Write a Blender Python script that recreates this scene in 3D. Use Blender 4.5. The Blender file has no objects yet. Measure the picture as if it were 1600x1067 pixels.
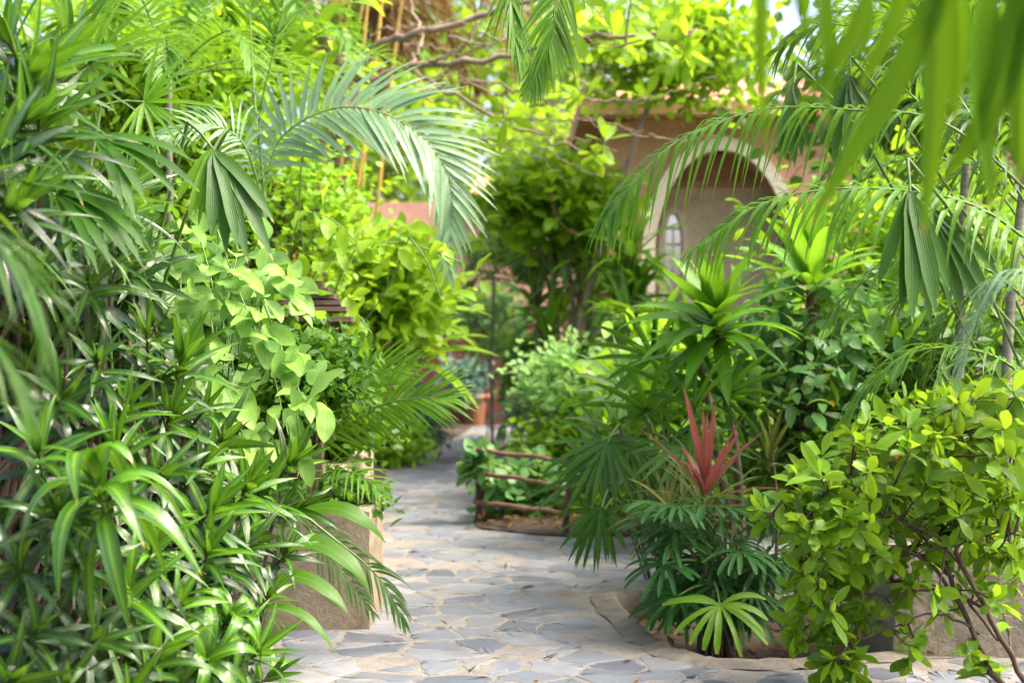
import bpy, math, random
import numpy as np
from mathutils import Vector, Matrix

# ------------------------------------------------------------------ camera, sky, sun, exposure
sc = bpy.context.scene
C = sc.collection
CAM_H = 1.5
FPX = 1600 * 50.0 / 36.0
cd = bpy.data.cameras.new('camera')
cam = bpy.data.objects.new('camera', cd)
C.objects.link(cam)
cam.location = (0, 0, CAM_H)
cam.rotation_euler = (math.radians(90), 0, 0)
cd.lens = 50; cd.sensor_width = 36; cd.clip_end = 2000; cd.clip_start = .05
cd.dof.use_dof = True; cd.dof.focus_distance = 6.2; cd.dof.aperture_fstop = 1.9
sc.camera = cam

SUN_EL, SUN_AZ = math.radians(54), math.radians(98)      # azimuth measured from +Y towards +X
w = bpy.data.worlds.new('World'); sc.world = w; w.use_nodes = True
nt = w.node_tree
bg = nt.nodes['Background']
sky = nt.nodes.new('ShaderNodeTexSky'); sky.sky_type = 'NISHITA'; sky.sun_disc = False
sky.sun_elevation = SUN_EL; sky.sun_rotation = SUN_AZ
sky.air_density = .75; sky.dust_density = 8.0; sky.ozone_density = .5
nt.links.new(sky.outputs[0], bg.inputs[0]); bg.inputs[1].default_value = 0.15
sd = bpy.data.lights.new('sun', 'SUN'); sd.energy = 1.3; sd.angle = math.radians(14); sd.color = (1, .93, .8)
so = bpy.data.objects.new('sun', sd); C.objects.link(so)
to_sun = Vector((math.sin(SUN_AZ) * math.cos(SUN_EL), math.cos(SUN_AZ) * math.cos(SUN_EL), math.sin(SUN_EL)))
so.rotation_euler = to_sun.to_track_quat('Z', 'Y').to_euler()
sc.view_settings.view_transform = 'Standard'; sc.view_settings.look = 'None'
sc.view_settings.exposure = 2.15
sc.view_settings.use_white_balance = True; sc.view_settings.white_balance_temperature = 6600; sc.view_settings.gamma = 1.0
sc.render.engine = 'CYCLES'
cy = sc.cycles
cy.max_bounces = 12; cy.diffuse_bounces = 9; cy.glossy_bounces = 3; cy.transmission_bounces = 4
cy.use_denoising = True
cy.sample_clamp_indirect = 8

rng = np.random.default_rng(7)
random.seed(7)
Z3 = np.array([0, 0, 1.0])

def P(px, py, d):                      # photograph pixel -> point at that distance
    return np.array([(px - 800) * d / FPX, d, CAM_H + (533.5 - py) * d / FPX])
def G(px, py):                         # photograph pixel -> point of the ground
    return P(px, py, CAM_H * FPX / (py - 533.5))
def nrm(a):
    a = np.asarray(a, float)
    return a / np.maximum(np.linalg.norm(a, axis=-1, keepdims=True), 1e-9)
def U(a, b, n=None): return rng.uniform(a, b, n)

# ------------------------------------------------------------------ mesh builder
class MB:
    def __init__(s): s.v = []; s.f = []; s.uv = []; s.t = []; s.m = []; s.n = 0
    def add(s, v, f, uv=None, t=None, m=0):
        v = np.asarray(v, float).reshape(-1, 3); f = np.asarray(f, int).reshape(-1, 4)
        s.v.append(v); s.f.append(f + s.n)
        s.uv.append(np.zeros((len(v), 2)) if uv is None else np.asarray(uv).reshape(-1, 2))
        s.t.append(np.full(len(v), .5) if t is None else np.broadcast_to(np.asarray(t, float), (len(v),)))
        s.m.append(np.full(len(f), m)); s.n += len(v)
    def build(s, name, mats, parent=None, smooth=True):
        v = np.concatenate(s.v); f = np.concatenate(s.f); uv = np.concatenate(s.uv); t = np.concatenate(s.t); m = np.concatenate(s.m)
        if parent is not None: v = v - np.array(parent.location)
        me = bpy.data.meshes.new(name)
        me.vertices.add(len(v)); me.vertices.foreach_set('co', v.astype('f').ravel())
        tri = f[:, 3] == f[:, 2]
        cnt = np.where(tri, 3, 4); starts = np.concatenate([[0], np.cumsum(cnt)[:-1]])
        mask = np.ones(f.shape, bool); mask[tri, 3] = False
        lv = f[mask]
        me.loops.add(len(lv)); me.loops.foreach_set('vertex_index', lv.astype('i'))
        me.polygons.add(len(f)); me.polygons.foreach_set('loop_start', starts.astype('i')); me.polygons.foreach_set('loop_total', cnt.astype('i'))
        me.polygons.foreach_set('material_index', m.astype('i'))
        me.polygons.foreach_set('use_smooth', np.full(len(f), smooth))
        ul = me.uv_layers.new(name='UVMap'); ul.data.foreach_set('uv', uv[lv].astype('f').ravel())
        at = me.attributes.new('tint', 'FLOAT', 'POINT'); at.data.foreach_set('value', t.astype('f'))
        for x in (mats if isinstance(mats, (list, tuple)) else [mats]): me.materials.append(x)
        me.update(); me.validate()
        o = bpy.data.objects.new(name, me); C.objects.link(o)
        if parent is not None: o.parent = parent
        return o

def box(mb, lo, hi, m=0, t=.5):
    x0, y0, z0 = lo; x1, y1, z1 = hi
    v = [(x0,y0,z0),(x1,y0,z0),(x1,y1,z0),(x0,y1,z0),(x0,y0,z1),(x1,y0,z1),(x1,y1,z1),(x0,y1,z1)]
    # separate verts per face keeps hard edges under smooth shading
    for q in ([0,3,2,1],[4,5,6,7],[0,1,5,4],[1,2,6,5],[2,3,7,6],[3,0,4,7]):
        mb.add([v[i] for i in q], [[0,1,2,3]], m=m, t=t)

def spline(pts, n):
    pts = np.asarray(pts, float)
    if len(pts) == 2: return pts[0] + (pts[1] - pts[0]) * np.linspace(0, 1, n)[:, None]
    e = np.vstack([2*pts[0]-pts[1], pts, 2*pts[-1]-pts[-2]])
    u = np.linspace(0, len(pts) - 1 - 1e-6, n); i = u.astype(int); f = (u - i)[:, None]
    a, b, c, d = e[i], e[i+1], e[i+2], e[i+3]
    return .5*((2*b)+(-a+c)*f+(2*a-5*b+4*c-d)*f*f+(-a+3*b-3*c+d)*f**3)

def tube(mb, pts, r, sides=6, m=0, t=.5, cap=True):
    pts = np.asarray(pts, float); n = len(pts)
    r = np.broadcast_to(np.asarray(r, float), (n,))
    T = nrm(np.gradient(pts, axis=0))
    ref = np.array([1.0, .13, .07]) if abs(T[0, 2]) > .8 else Z3
    A = nrm(np.cross(T, ref)); B = np.cross(T, A)
    a = np.linspace(0, 2*math.pi, sides, endpoint=False)
    ring = A[:, None]*np.cos(a)[None, :, None] + B[:, None]*np.sin(a)[None, :, None]
    v = pts[:, None] + ring*r[:, None, None]
    i = np.arange(n-1)[:, None]; j = np.arange(sides)[None]
    f = np.stack([i*sides+j, i*sides+(j+1) % sides, (i+1)*sides+(j+1) % sides, (i+1)*sides+j], -1)
    uv = np.stack(np.broadcast_arrays(np.arange(sides)[None]/sides, np.linspace(0, 1, n)[:, None]), -1)
    mb.add(v, f, uv, t, m)
    if cap:
        for k, p in ((0, pts[0]), (n-1, pts[-1])):
            mb.add(np.vstack([v[k], p[None]]), [[jj, (jj+1) % sides, sides, sides] for jj in range(sides)], m=m, t=t)

# ------------------------------------------------------------------ leaves
def pr_lance(t): return np.clip(t*7, .22, 1)**.7 * np.clip((1-t)*1.9, 0, 1)**.75
def pr_strap(t): return np.clip(.4+t*5, 0, 1) * np.clip((1-t)*3.2, 0, 1)**.8
def pr_leaflet(t): return np.clip(.3+t*6, 0, 1) * np.clip((1-t)*1.35, 0, 1)**.8
def pr_blunt(t): return np.clip(.22+t*2.2, 0, 1) * np.where(t > .985, .45, 1)
def pr_oval(t): return np.sin(math.pi*np.clip(t*.97+.015, 0, 1)**.85)**.8
def pr_obov(t): return np.sin(math.pi*np.clip(t*.97+.015, 0, 1)**1.45)**.75
def pr_heart(t): return np.sin(math.pi*np.clip(t*.985+.012, 0, 1)**.7)**.62

def leaves(mb, B, D, N, L, W, droop, prof, fold=.25, n=7, tint=.5, m=0, wave=0., dpow=1.2):
    D = np.atleast_2d(D).astype(float); B = np.atleast_2d(B).astype(float); k = max(len(B), len(D)); B = np.broadcast_to(B, (k, 3))
    D = nrm(np.broadcast_to(D, (k, 3))); N = np.broadcast_to(N, (k, 3))
    L = np.broadcast_to(np.asarray(L, float), (k,)); W = np.broadcast_to(np.asarray(W, float), (k,))
    droop = np.broadcast_to(np.asarray(droop, float), (k,)); tint = np.broadcast_to(np.asarray(tint, float), (k,))
    t = np.linspace(0, 1, n)
    d = D[:, None, :] + droop[:, None, None]*(t**dpow)[None, :, None]*np.array([0, 0, -1.0])
    d = nrm(d)
    step = d[:, :-1]*(L/(n-1))[:, None, None]
    p = np.concatenate([np.zeros((k, 1, 3)), np.cumsum(step, 1)], 1) + B[:, None]
    s0 = np.cross(D, N); bad = np.linalg.norm(s0, axis=1) < .05
    s0[bad] = np.cross(D[bad], np.array([.3, .7, .2])); s0 = nrm(s0)
    s = nrm(s0[:, None] - np.sum(s0[:, None]*d, -1, keepdims=True)*d)
    nn = np.cross(s, d)
    ww = (W[:, None]*prof(t)[None])[..., None]
    fo = fold
    if wave:
        ph = U(0, 6.28, k)[:, None]
        wl = (np.sin(t[None]*11+ph)*wave)[..., None]; wr = (np.sin(t[None]*12+ph*1.7)*wave)[..., None]
    else: wl = wr = 0
    v = np.stack([p - s*ww + nn*ww*(fo+wl), p, p + s*ww + nn*ww*(fo+wr)], 2)     # k,n,3,3
    idx = np.arange(k*n*3).reshape(k, n, 3)
    f = np.stack([idx[:, :-1, :-1], idx[:, :-1, 1:], idx[:, 1:, 1:], idx[:, 1:, :-1]], -1)
    uv = np.stack(np.broadcast_arrays(np.array([0, .5, 1.])[None, None], t[None, :, None], ), -1)
    uv = np.broadcast_to(uv, (k, n, 3, 2))
    mb.add(v, f, uv, np.repeat(tint, n*3), m)

def rand_dirs(k):
    return nrm(rng.normal(size=(k, 3)))

def basis(axis):
    a = nrm(axis); r = np.array([1., 0, 0]) if abs(a[0]) < .7 else np.array([0, 1., 0])
    x = nrm(np.cross(r, a)); return x, np.cross(a, x), a

def rosette(mb, c, axis, k, L, W, droop, stem=.12, up0=15, up1=110, prof=pr_lance, fold=.3, n=8, tint=(0, 1), m=0, wave=.0, jit=.12):
    """spiral of leaves: the last (innermost) ones upright and young, the first ones low and old"""
    x, y, a = basis(axis)
    i = np.arange(k); q = (i + .5)/k                                   # 0 low/old .. 1 top/young
    ph = i*2.39996 + U(0, 6.28)
    el = np.radians(up1 + (up0-up1)*q**.85) + rng.normal(0, jit, k)
    D = (np.cos(ph)*np.sin(el))[:, None]*x + (np.sin(ph)*np.sin(el))[:, None]*y + np.cos(el)[:, None]*a
    B = np.asarray(c) + a*(stem*(q-1))[:, None]
    Ls = L*(.72+.38*np.sin(math.pi*np.clip(q*.75+.2, 0, 1)))*U(.85, 1.1, k)
    tn = tint[0] + (tint[1]-tint[0])*np.clip(q + rng.normal(0, .16, k), 0, 1)
    leaves(mb, B, D, np.broadcast_to(a, (k, 3))+.15*rng.normal(size=(k, 3)), Ls, W*U(.85, 1.15, k), droop*(1.25-.9*q)*U(.6, 1.3, k), prof, fold, n, tn, m, wave)

def frond(mb, ctrl, pairs, L, W, droop=.8, up=Z3, a0=75, a1=28, lift=.25, r=.008, tint=(.2, .8), prof=pr_leaflet, n=7, ml=0, mr=1, bare=.12, fold=.22, jit=.07, dpow=.9):
    R = spline(ctrl, 40); T = nrm(np.gradient(R, axis=0))
    tube(mb, R, np.linspace(r, r*.25, 40), 5, mr)
    q = np.linspace(bare, .995, pairs)
    for sgn in (-1, 1):
        qq = np.clip(q + U(-.3, .3, pairs)/pairs, 0, 1)
        fi = qq*39; i = np.clip(fi.astype(int), 0, 38); fr = (fi-i)[:, None]
        b = R[i]*(1-fr)+R[i+1]*fr; tt = nrm(T[i]*(1-fr)+T[i+1]*fr)
        S = nrm(np.cross(tt, up)); Nn = np.cross(S, tt)
        an = np.radians(a0+(a1-a0)*q) + rng.normal(0, jit, pairs)
        D = sgn*S*np.sin(an)[:, None] + tt*np.cos(an)[:, None] + Nn*(lift+rng.normal(0, jit, pairs))[:, None]
        ln = L*np.clip(np.sin(math.pi*(.16+.80*(q-bare)/(1-bare))), .2, 1)**.7*U(.88, 1.08, pairs)
        leaves(mb, b, D, Nn, ln, W*U(.85, 1.15, pairs), droop*U(.6, 1.4, pairs), prof, fold, n, tint[0]+(tint[1]-tint[0])*U(0, 1, pairs), ml, 0., dpow)

def fan(mb, root, hub, axis, normal, segs, span, L, W, droop=.5, prof=pr_blunt, tint=(.2, .8), r=.006, ml=0, mr=1, n=7, cup=.15, fold=.3):
    root = np.asarray(root, float); hub = np.asarray(hub, float); axis = nrm(axis)
    normal = nrm(np.asarray(normal, float) - np.dot(normal, axis)*axis); side = np.cross(axis, normal)
    mid = (root+hub)/2 + np.array([0, 0, .06*np.linalg.norm(hub-root)])
    tube(mb, spline([root, mid, hub], 10), np.linspace(r*1.3, r*.8, 10), 5, mr)
    a = np.radians(np.linspace(-span/2, span/2, segs)) + rng.normal(0, .04, segs)
    D = np.cos(a)[:, None]*axis + np.sin(a)[:, None]*side + normal*cup + .06*rng.normal(size=(segs, 3))
    ln = L*(.8+.2*np.cos(a/ max(math.radians(span), .1)*2.2))*U(.86, 1.08, segs)
    leaves(mb, hub, D, normal, ln, W*U(.8, 1.15, segs), droop*U(.6, 1.4, segs), prof, fold, n, tint[0]+(tint[1]-tint[0])*U(0, 1, segs), ml)

# ------------------------------------------------------------------ materials
def new_mat(name):
    m = bpy.data.materials.new(name); m.use_nodes = True
    n = m.node_tree.nodes; l = m.node_tree.links
    return m, n, l, n['Principled BSDF'], n['Material Output']
def mixc(n, l, fac, a, b, mode='MIX'):
    x = n.new('ShaderNodeMix'); x.data_type = 'RGBA'; x.blend_type = mode
    for s, v in ((x.inputs[0], fac), (x.inputs[6], a), (x.inputs[7], b)):
        if hasattr(v, 'is_linked'): l.new(v, s)
        elif isinstance(v, (int, float)): s.default_value = v
        else: s.default_value = (*v, 1)
    return x.outputs[2]
def mathn(n, l, op, a, b=0., c=0., clamp=False):
    x = n.new('ShaderNodeMath'); x.operation = op; x.use_clamp = clamp
    for s, v in zip(x.inputs, (a, b, c)):
        if hasattr(v, 'is_linked'): l.new(v, s)
        else: s.default_value = v
    return x.outputs[0]
def noise(n, l, scale, detail=4, rough=.55, vec=None, typ='Object'):
    x = n.new('ShaderNodeTexNoise'); x.inputs['Scale'].default_value = scale; x.inputs['Detail'].default_value = detail; x.inputs['Roughness'].default_value = rough
    if vec is None: vec = n.new('ShaderNodeTexCoord').outputs[typ]
    l.new(vec, x.inputs['Vector']); return x
def ramp(n, l, fac, stops):
    x = n.new('ShaderNodeValToRGB'); l.new(fac, x.inputs[0]); e = x.color_ramp.elements
    while len(e) < len(stops): e.new(.5)
    for k, (p, c) in zip(e, stops): k.position = p; k.color = (*c, 1) if len(c) == 3 else c
    return x.outputs[0]

def leaf_mat(name, old, young, rib=None, stripe=None, trans=.38, tcol=None, rough=.36, veins=0., spec=.28, tip=None, lines=0):
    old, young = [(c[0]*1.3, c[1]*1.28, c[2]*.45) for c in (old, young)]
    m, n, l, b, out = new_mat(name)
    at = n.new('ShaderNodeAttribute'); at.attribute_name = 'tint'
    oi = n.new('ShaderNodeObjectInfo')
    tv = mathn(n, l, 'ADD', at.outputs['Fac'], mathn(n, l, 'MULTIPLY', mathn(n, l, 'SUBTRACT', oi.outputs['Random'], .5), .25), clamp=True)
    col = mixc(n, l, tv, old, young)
    uv = n.new('ShaderNodeUVMap'); sx = n.new('ShaderNodeSeparateXYZ'); l.new(uv.outputs[0], sx.inputs[0])
    dx = mathn(n, l, 'ABSOLUTE', mathn(n, l, 'SUBTRACT', sx.outputs[0], .5))
    if stripe:                                   # coloured centre band between dark margins, strongest on young leaves
        k = mathn(n, l, 'SUBTRACT', 1, mathn(n, l, 'SMOOTH_MIN', 1, mathn(n, l, 'MULTIPLY', dx, 4.2), .3), clamp=True)
        k = mathn(n, l, 'MULTIPLY', k, mathn(n, l, 'MULTIPLY_ADD', tv, .9, .1))
        col = mixc(n, l, k, col, stripe)
    if lines:
        s = mathn(n, l, 'SINE', mathn(n, l, 'MULTIPLY', sx.outputs[0], lines*6.283))
        col = mixc(n, l, mathn(n, l, 'MULTIPLY_ADD', s, .16, .16), col, tuple(c*.45 for c in old))
    if veins:
        s = mathn(n, l, 'SINE', mathn(n, l, 'MULTIPLY', mathn(n, l, 'SUBTRACT', sx.outputs[1], mathn(n, l, 'MULTIPLY', dx, .5)), veins))
        s = mathn(n, l, 'POWER', mathn(n, l, 'MULTIPLY_ADD', s, .5, .5), 6)
        col = mixc(n, l, mathn(n, l, 'MULTIPLY', s, .42), col, rib or tuple(min(1, c*1.5) for c in young))
    if rib:
        k = mathn(n, l, 'LESS_THAN', dx, .045)
        col = mixc(n, l, mathn(n, l, 'MULTIPLY', k, .7), col, rib)
    nz = noise(n, l, 9, 3)
    col = mixc(n, l, .30, col, ramp(n, l, nz.outputs[0], [(.3, (.45, .5, .4)), (.7, (1.25, 1.2, 1.1))]), 'MULTIPLY')
    nz2 = noise(n, l, 60, 2)
    if tip:
        k = mathn(n, l, 'MULTIPLY', mathn(n, l, 'GREATER_THAN', mathn(n, l, 'ADD', sx.outputs[1], mathn(n, l, 'MULTIPLY', nz.outputs[0], .16)), 1.035), .85)
        col = mixc(n, l, k, col, tip)
    l.new(col, b.inputs['Base Color']); b.inputs['Specular IOR Level'].default_value = spec
    l.new(mathn(n, l, 'MULTIPLY_ADD', nz2.outputs[0], .22, rough-.11), b.inputs['Roughness'])
    bp = n.new('ShaderNodeBump'); bp.inputs['Strength'].default_value = .32; bp.inputs['Distance'].default_value = .004
    h = mathn(n, l, 'ADD', nz2.outputs[0], mathn(n, l, 'MULTIPLY', mathn(n, l, 'SINE', mathn(n, l, 'MULTIPLY', sx.outputs[0], 44)), .25))
    l.new(h, bp.inputs['Height']); l.new(bp.outputs[0], b.inputs['Normal'])
    tr = n.new('ShaderNodeBsdfTranslucent')
    tc = mixc(n, l, .55, col, tcol or tuple(min(1, c*2.2) for c in young))
    l.new(tc, tr.inputs['Color'])
    ms = n.new('ShaderNodeMixShader'); ms.inputs[0].default_value = trans
    l.new(b.outputs[0], ms.inputs[1]); l.new(tr.outputs[0], ms.inputs[2]); l.new(ms.outputs[0], out.inputs[0])
    return m

def solid_mat(name, a, b_, scale=6, rough=.8, bump=.4, detail=6, stretch=None, c=None, bd=.02):
    m, n, l, b, out = new_mat(name)
    tc = n.new('ShaderNodeTexCoord').outputs['Object']
    if stretch:
        mp = n.new('ShaderNodeMapping'); mp.inputs['Scale'].default_value = stretch; l.new(tc, mp.inputs[0]); tc = mp.outputs[0]
    z = noise(n, l, scale, detail, .6, tc)
    st = [(.3, a), (.68, b_)]
    if c: st = [(.28, a), (.5, b_), (.75, c)]
    col = ramp(n, l, z.outputs[0], st)
    z2 = noise(n, l, scale*9, 4, .6, tc)
    col = mixc(n, l, .35, col, ramp(n, l, z2.outputs[0], [(.3, (.5, .5, .5)), (.7, (1.25, 1.25, 1.25))]), 'MULTIPLY')
    l.new(col, b.inputs['Base Color']); b.inputs['Roughness'].default_value = rough
    bp = n.new('ShaderNodeBump'); bp.inputs['Strength'].default_value = bump; bp.inputs['Distance'].default_value = bd
    l.new(mathn(n, l, 'ADD', z.outputs[0], mathn(n, l, 'MULTIPLY', z2.outputs[0], .5)), bp.inputs['Height']); l.new(bp.outputs[0], b.inputs['Normal'])
    return m

M = dict(
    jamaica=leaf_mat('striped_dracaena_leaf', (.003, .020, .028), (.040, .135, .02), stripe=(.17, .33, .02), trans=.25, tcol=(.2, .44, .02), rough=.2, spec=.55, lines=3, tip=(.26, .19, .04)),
    fragrans=leaf_mat('broad_dracaena_leaf', (.03, .12, .015), (.09, .24, .02), stripe=(.16, .34, .03), trans=.42, tcol=(.32, .60, .03), rough=.33),
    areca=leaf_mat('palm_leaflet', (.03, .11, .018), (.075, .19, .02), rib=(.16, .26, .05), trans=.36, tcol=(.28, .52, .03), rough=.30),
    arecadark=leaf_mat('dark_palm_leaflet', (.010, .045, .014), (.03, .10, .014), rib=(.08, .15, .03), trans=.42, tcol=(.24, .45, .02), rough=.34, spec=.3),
    silver=leaf_mat('pale_palm_leaflet', (.08, .17, .22), (.135, .24, .31), rib=(.22, .32, .24), trans=.25, rough=.28, spec=.5),
    near=leaf_mat('near_palm_leaflet', (.036, .11, .010), (.062, .165, .015), rib=(.09, .2, .015), trans=.4, tcol=(.24, .42, .012), rough=.6, spec=.12, tip=(.3, .2, .03)),
    fan=leaf_mat('fan_palm_segment', (.010, .048, .014), (.035, .115, .018), trans=.36, tcol=(.18, .42, .02), rough=.36, spec=.24, lines=4, tip=(.25, .2, .05)),
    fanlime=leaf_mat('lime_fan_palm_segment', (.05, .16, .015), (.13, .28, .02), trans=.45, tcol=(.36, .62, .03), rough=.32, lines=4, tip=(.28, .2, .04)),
    dwarffan=leaf_mat('dwarf_fan_palm_segment', (.010, .052, .04), (.03, .115, .05), trans=.28, tcol=(.16, .4, .05), rough=.36, spec=.22, lines=3),
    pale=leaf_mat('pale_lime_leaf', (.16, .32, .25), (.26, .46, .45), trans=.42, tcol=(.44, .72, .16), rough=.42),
    vine=leaf_mat('pale_vine_leaf', (.115, .235, .09), (.22, .385, .19), rib=(.3, .46, .2), trans=.42, tcol=(.32, .62, .2), rough=.36, veins=60),
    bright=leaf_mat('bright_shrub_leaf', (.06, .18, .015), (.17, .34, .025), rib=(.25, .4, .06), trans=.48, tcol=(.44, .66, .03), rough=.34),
    gold=leaf_mat('yellow_green_leaf', (.022, .075, .010), (.14, .29, .02), rib=(.07, .16, .02), trans=.42, tcol=(.40, .60, .03), rough=.36, veins=70),
    jasmine=leaf_mat('grey_green_leaf', (.04, .125, .10), (.09, .22, .19), rib=(.16, .28, .12), trans=.42, tcol=(.3, .5, .08), rough=.36),
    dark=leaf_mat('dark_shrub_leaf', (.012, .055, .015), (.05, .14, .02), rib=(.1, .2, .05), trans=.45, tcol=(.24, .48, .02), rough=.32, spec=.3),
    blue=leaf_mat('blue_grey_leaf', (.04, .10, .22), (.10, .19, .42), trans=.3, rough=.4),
    redleaf=leaf_mat('red_cordyline_leaf', (.13, .05, .11), (.28, .085, .15), rib=(.36, .17, .18), trans=.3, tcol=(.5, .10, .12), rough=.3),
    cordy=leaf_mat('dull_cordyline_leaf', (.045, .085, .04), (.12, .14, .075), rib=(.2, .12, .08), trans=.28, rough=.33),
    cream=leaf_mat('variegated_leaf', (.08, .18, .2), (.28, .38, .55), rib=(.1, .22, .06), trans=.35, rough=.35),
    banana=leaf_mat('backlit_broad_leaf', (.09, .22, .015), (.2, .36, .02), rib=(.3, .44, .08), trans=.55, tcol=(.46, .68, .03), rough=.36, veins=90),
    dry=leaf_mat('dry_palm_leaflet', (.09, .055, .06), (.25, .155, .16), trans=.3, tcol=(.4, .25, .1), rough=.6),
    litter=leaf_mat('fallen_leaf', (.05, .025, .013), (.17, .085, .035), trans=.15, rough=.6),
    greenstem=solid_mat('green_stem', (.05, .12, .02), (.12, .2, .04), 20, .5, .1),
    yellowstem=solid_mat('yellow_cane', (.3, .19, .03), (.5, .34, .06), 8, .4, .1, stretch=(1, 1, .2)),
    palestem=solid_mat('ringed_palm_stem', (.16, .15, .11), (.30, .28, .22), 5, .7, .3, stretch=(.6, .6, 9)),
    bark=solid_mat('brown_bark', (.06, .04, .026), (.17, .115, .075), 14, .85, .6, stretch=(1, 1, .35)),
    twig=solid_mat('dark_twig', (.03, .018, .012), (.085, .05, .033), 30, .8, .4),
    greybark=solid_mat('pale_grey_bark', (.16, .11, .08), (.36, .27, .2), 12, .85, .5, stretch=(1, 1, .4)),
    soil=solid_mat('dark_soil', (.022, .014, .009), (.085, .055, .035), 9, .95, .9, 8),
    wood=solid_mat('weathered_fence_wood', (.09, .048, .024), (.24, .13, .07), 20, .8, .5, stretch=(.25, 1, 1)),
    postwood=solid_mat('dark_post_wood', (.04, .025, .016), (.13, .085, .055), 22, .85, .5, stretch=(1, 1, .2)),
    slatwood=solid_mat('dark_slat_wood', (.05, .03, .022), (.15, .095, .07), 20, .65, .3, stretch=(.2, 1, 1)),
    render=solid_mat('rough_beige_render', (.15, .11, .072), (.29, .235, .165), 7, .9, .5, 8, c=(.22, .17, .115)),
    blockst=solid_mat('grey_concrete', (.09, .075, .05), (.22, .19, .14), 5, .92, .6, 8, c=(.16, .14, .105)),
    rim=solid_mat('kerb_mortar', (.10, .09, .073), (.20, .175, .145), 12, .92, .6, 7),
    pinkwall=solid_mat('pink_brown_plaster', (.52, .28, .19), (.66, .38, .28), 2.5, .9, .2, 6),
    beigewall=solid_mat('pale_beige_plaster', (.68, .55, .45), (.82, .69, .59), 2, .9, .15),
    whitetrim=solid_mat('white_trim_plaster', (.78, .70, .60), (.88, .81, .72), 4, .8, .15),
    redwall=solid_mat('dark_red_wall', (.10, .028, .02), (.20, .058, .04), 3, .85, .3),
    tile=solid_mat('terracotta_tile', (.30, .12, .07), (.55, .24, .15), 4, .8, .3),
    soffit=solid_mat('ochre_soffit', (.42, .23, .11), (.6, .36, .19), 4, .8, .2),
    pot=solid_mat('woven_brown_pot', (.13, .05, .02), (.32, .14, .055), 20, .8, .5, stretch=(1, 1, 4)),
    redflower=solid_mat('red_petal', (.6, .02, .05), (.8, .06, .1), 30, .5, .1),
    yellowflower=solid_mat('yellow_petal', (.75, .5, .02), (.85, .62, .05), 30, .5, .1),
    purple=solid_mat('lilac_petal', (.35, .22, .6), (.5, .36, .8), 30, .5, .1),
)

def stone_mat():
    m, n, l, b, out = new_mat('slate_flagstone')
    at = n.new('ShaderNodeAttribute'); at.attribute_name = 'tint'
    tc = n.new('ShaderNodeTexCoord').outputs['Object']
    col = ramp(n, l, at.outputs['Fac'], [(.0, (.062, .073, .096)), (.3, (.105, .122, .152)), (.6, (.148, .165, .197)), (.85, (.20, .21, .228)), (1, (.18, .168, .15))])
    z = noise(n, l, 6, 8, .65, tc)
    col = mixc(n, l, .5, col, ramp(n, l, z.outputs[0], [(.3, (.62, .62, .64)), (.7, (1.3, 1.27, 1.22))]), 'MULTIPLY')
    z2 = noise(n, l, 5.5, 8, .72, tc)
    col = mixc(n, l, ramp(n, l, z2.outputs[0], [(.51, (0, 0, 0)), (.70, (.8, .8, .8))]), col, (.15, .143, .13))
    l.new(col, b.inputs['Base Color']); b.inputs['Roughness'].default_value = .55
    z3 = noise(n, l, 38, 5, .6, tc)
    bp = n.new('ShaderNodeBump'); bp.inputs['Strength'].default_value = .5; bp.inputs['Distance'].default_value = .012
    l.new(mathn(n, l, 'ADD', z.outputs[0], mathn(n, l, 'MULTIPLY', z3.outputs[0], .35)), bp.inputs['Height']); l.new(bp.outputs[0], b.inputs['Normal'])
    return m
M['stone'] = stone_mat()
M['mortar'] = solid_mat('sandy_mortar', (.095, .089, .08), (.195, .18, .16), 5, .92, .6, 8, c=(.145, .135, .121))

# ------------------------------------------------------------------ scene graph helpers
def tag(o, label, cat, group=None):
    o['label'] = label; o['category'] = cat
    if group: o['group'] = group
    return o
def thing(name, label, cat, loc, group=None):
    o = bpy.data.objects.new(name, None); o.empty_display_size = .1
    C.objects.link(o); o.location = tuple(float(x) for x in loc)
    return tag(o, label, cat, group)
def struct(o, kind='structure'):
    o['kind'] = kind; return o
def inside(poly, x, y):
    poly = np.asarray(poly); c = np.zeros(np.shape(x), bool); j = len(poly)-1
    for i in range(len(poly)):
        xi, yi = poly[i]; xj, yj = poly[j]
        with np.errstate(divide='ignore', invalid='ignore'):
            k = ((yi > y) != (yj > y)) & (x < (xj-xi)*(y-yi)/((yj-yi) or 1e-9)+xi)
        c ^= k; j = i
    return c
def smooth_poly(p, n=80):
    p = np.asarray(p, float); q = np.vstack([p[-2:], p, p[:3]])
    out = []
    for i in range(len(p)):
        a, b, c, d = q[i+1], q[i+2], q[i+3], q[i+4] if i+4 < len(q) else q[3]
        for f in np.linspace(0, 1, max(2, n//len(p)), endpoint=False):
            out.append(.5*((2*b)+(-a+c)*f+(2*a-5*b+4*c-d)*f*f+(-a+3*b-3*c+d)*f**3))
    return np.array(out)

# ================================================================== SETTING
HOLE = smooth_poly([(.62, 8.45), (.64, 7.6), (.70, 7.1), (.82, 6.8), (1.0, 6.62), (1.3, 6.62), (1.62, 6.72), (2.1, 6.9), (2.6, 7.2), (2.6, 8.0), (1.9, 8.25), (1.2, 8.35)])
MIDBED = smooth_poly([(-.30, 11.75), (-.05, 11.2), (.45, 10.9), (1.04, 10.95), (2.2, 11.1), (4.0, 11.6), (5.0, 14), (4.0, 17.5), (1.2, 18.0), (.42, 17.6), (-.05, 14.5)])
LEFTBED = smooth_poly([(-1.3, 4.0), (-1.3, 5.5), (-1.25, 7.0), (-.9, 8.2), (-1.05, 11), (-1.45, 16.6), (-1.3, 18.5), (-1.0, 21), (-1.1, 27), (-6, 30), (-12, 20), (-9, 6), (-4, 3)])

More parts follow.
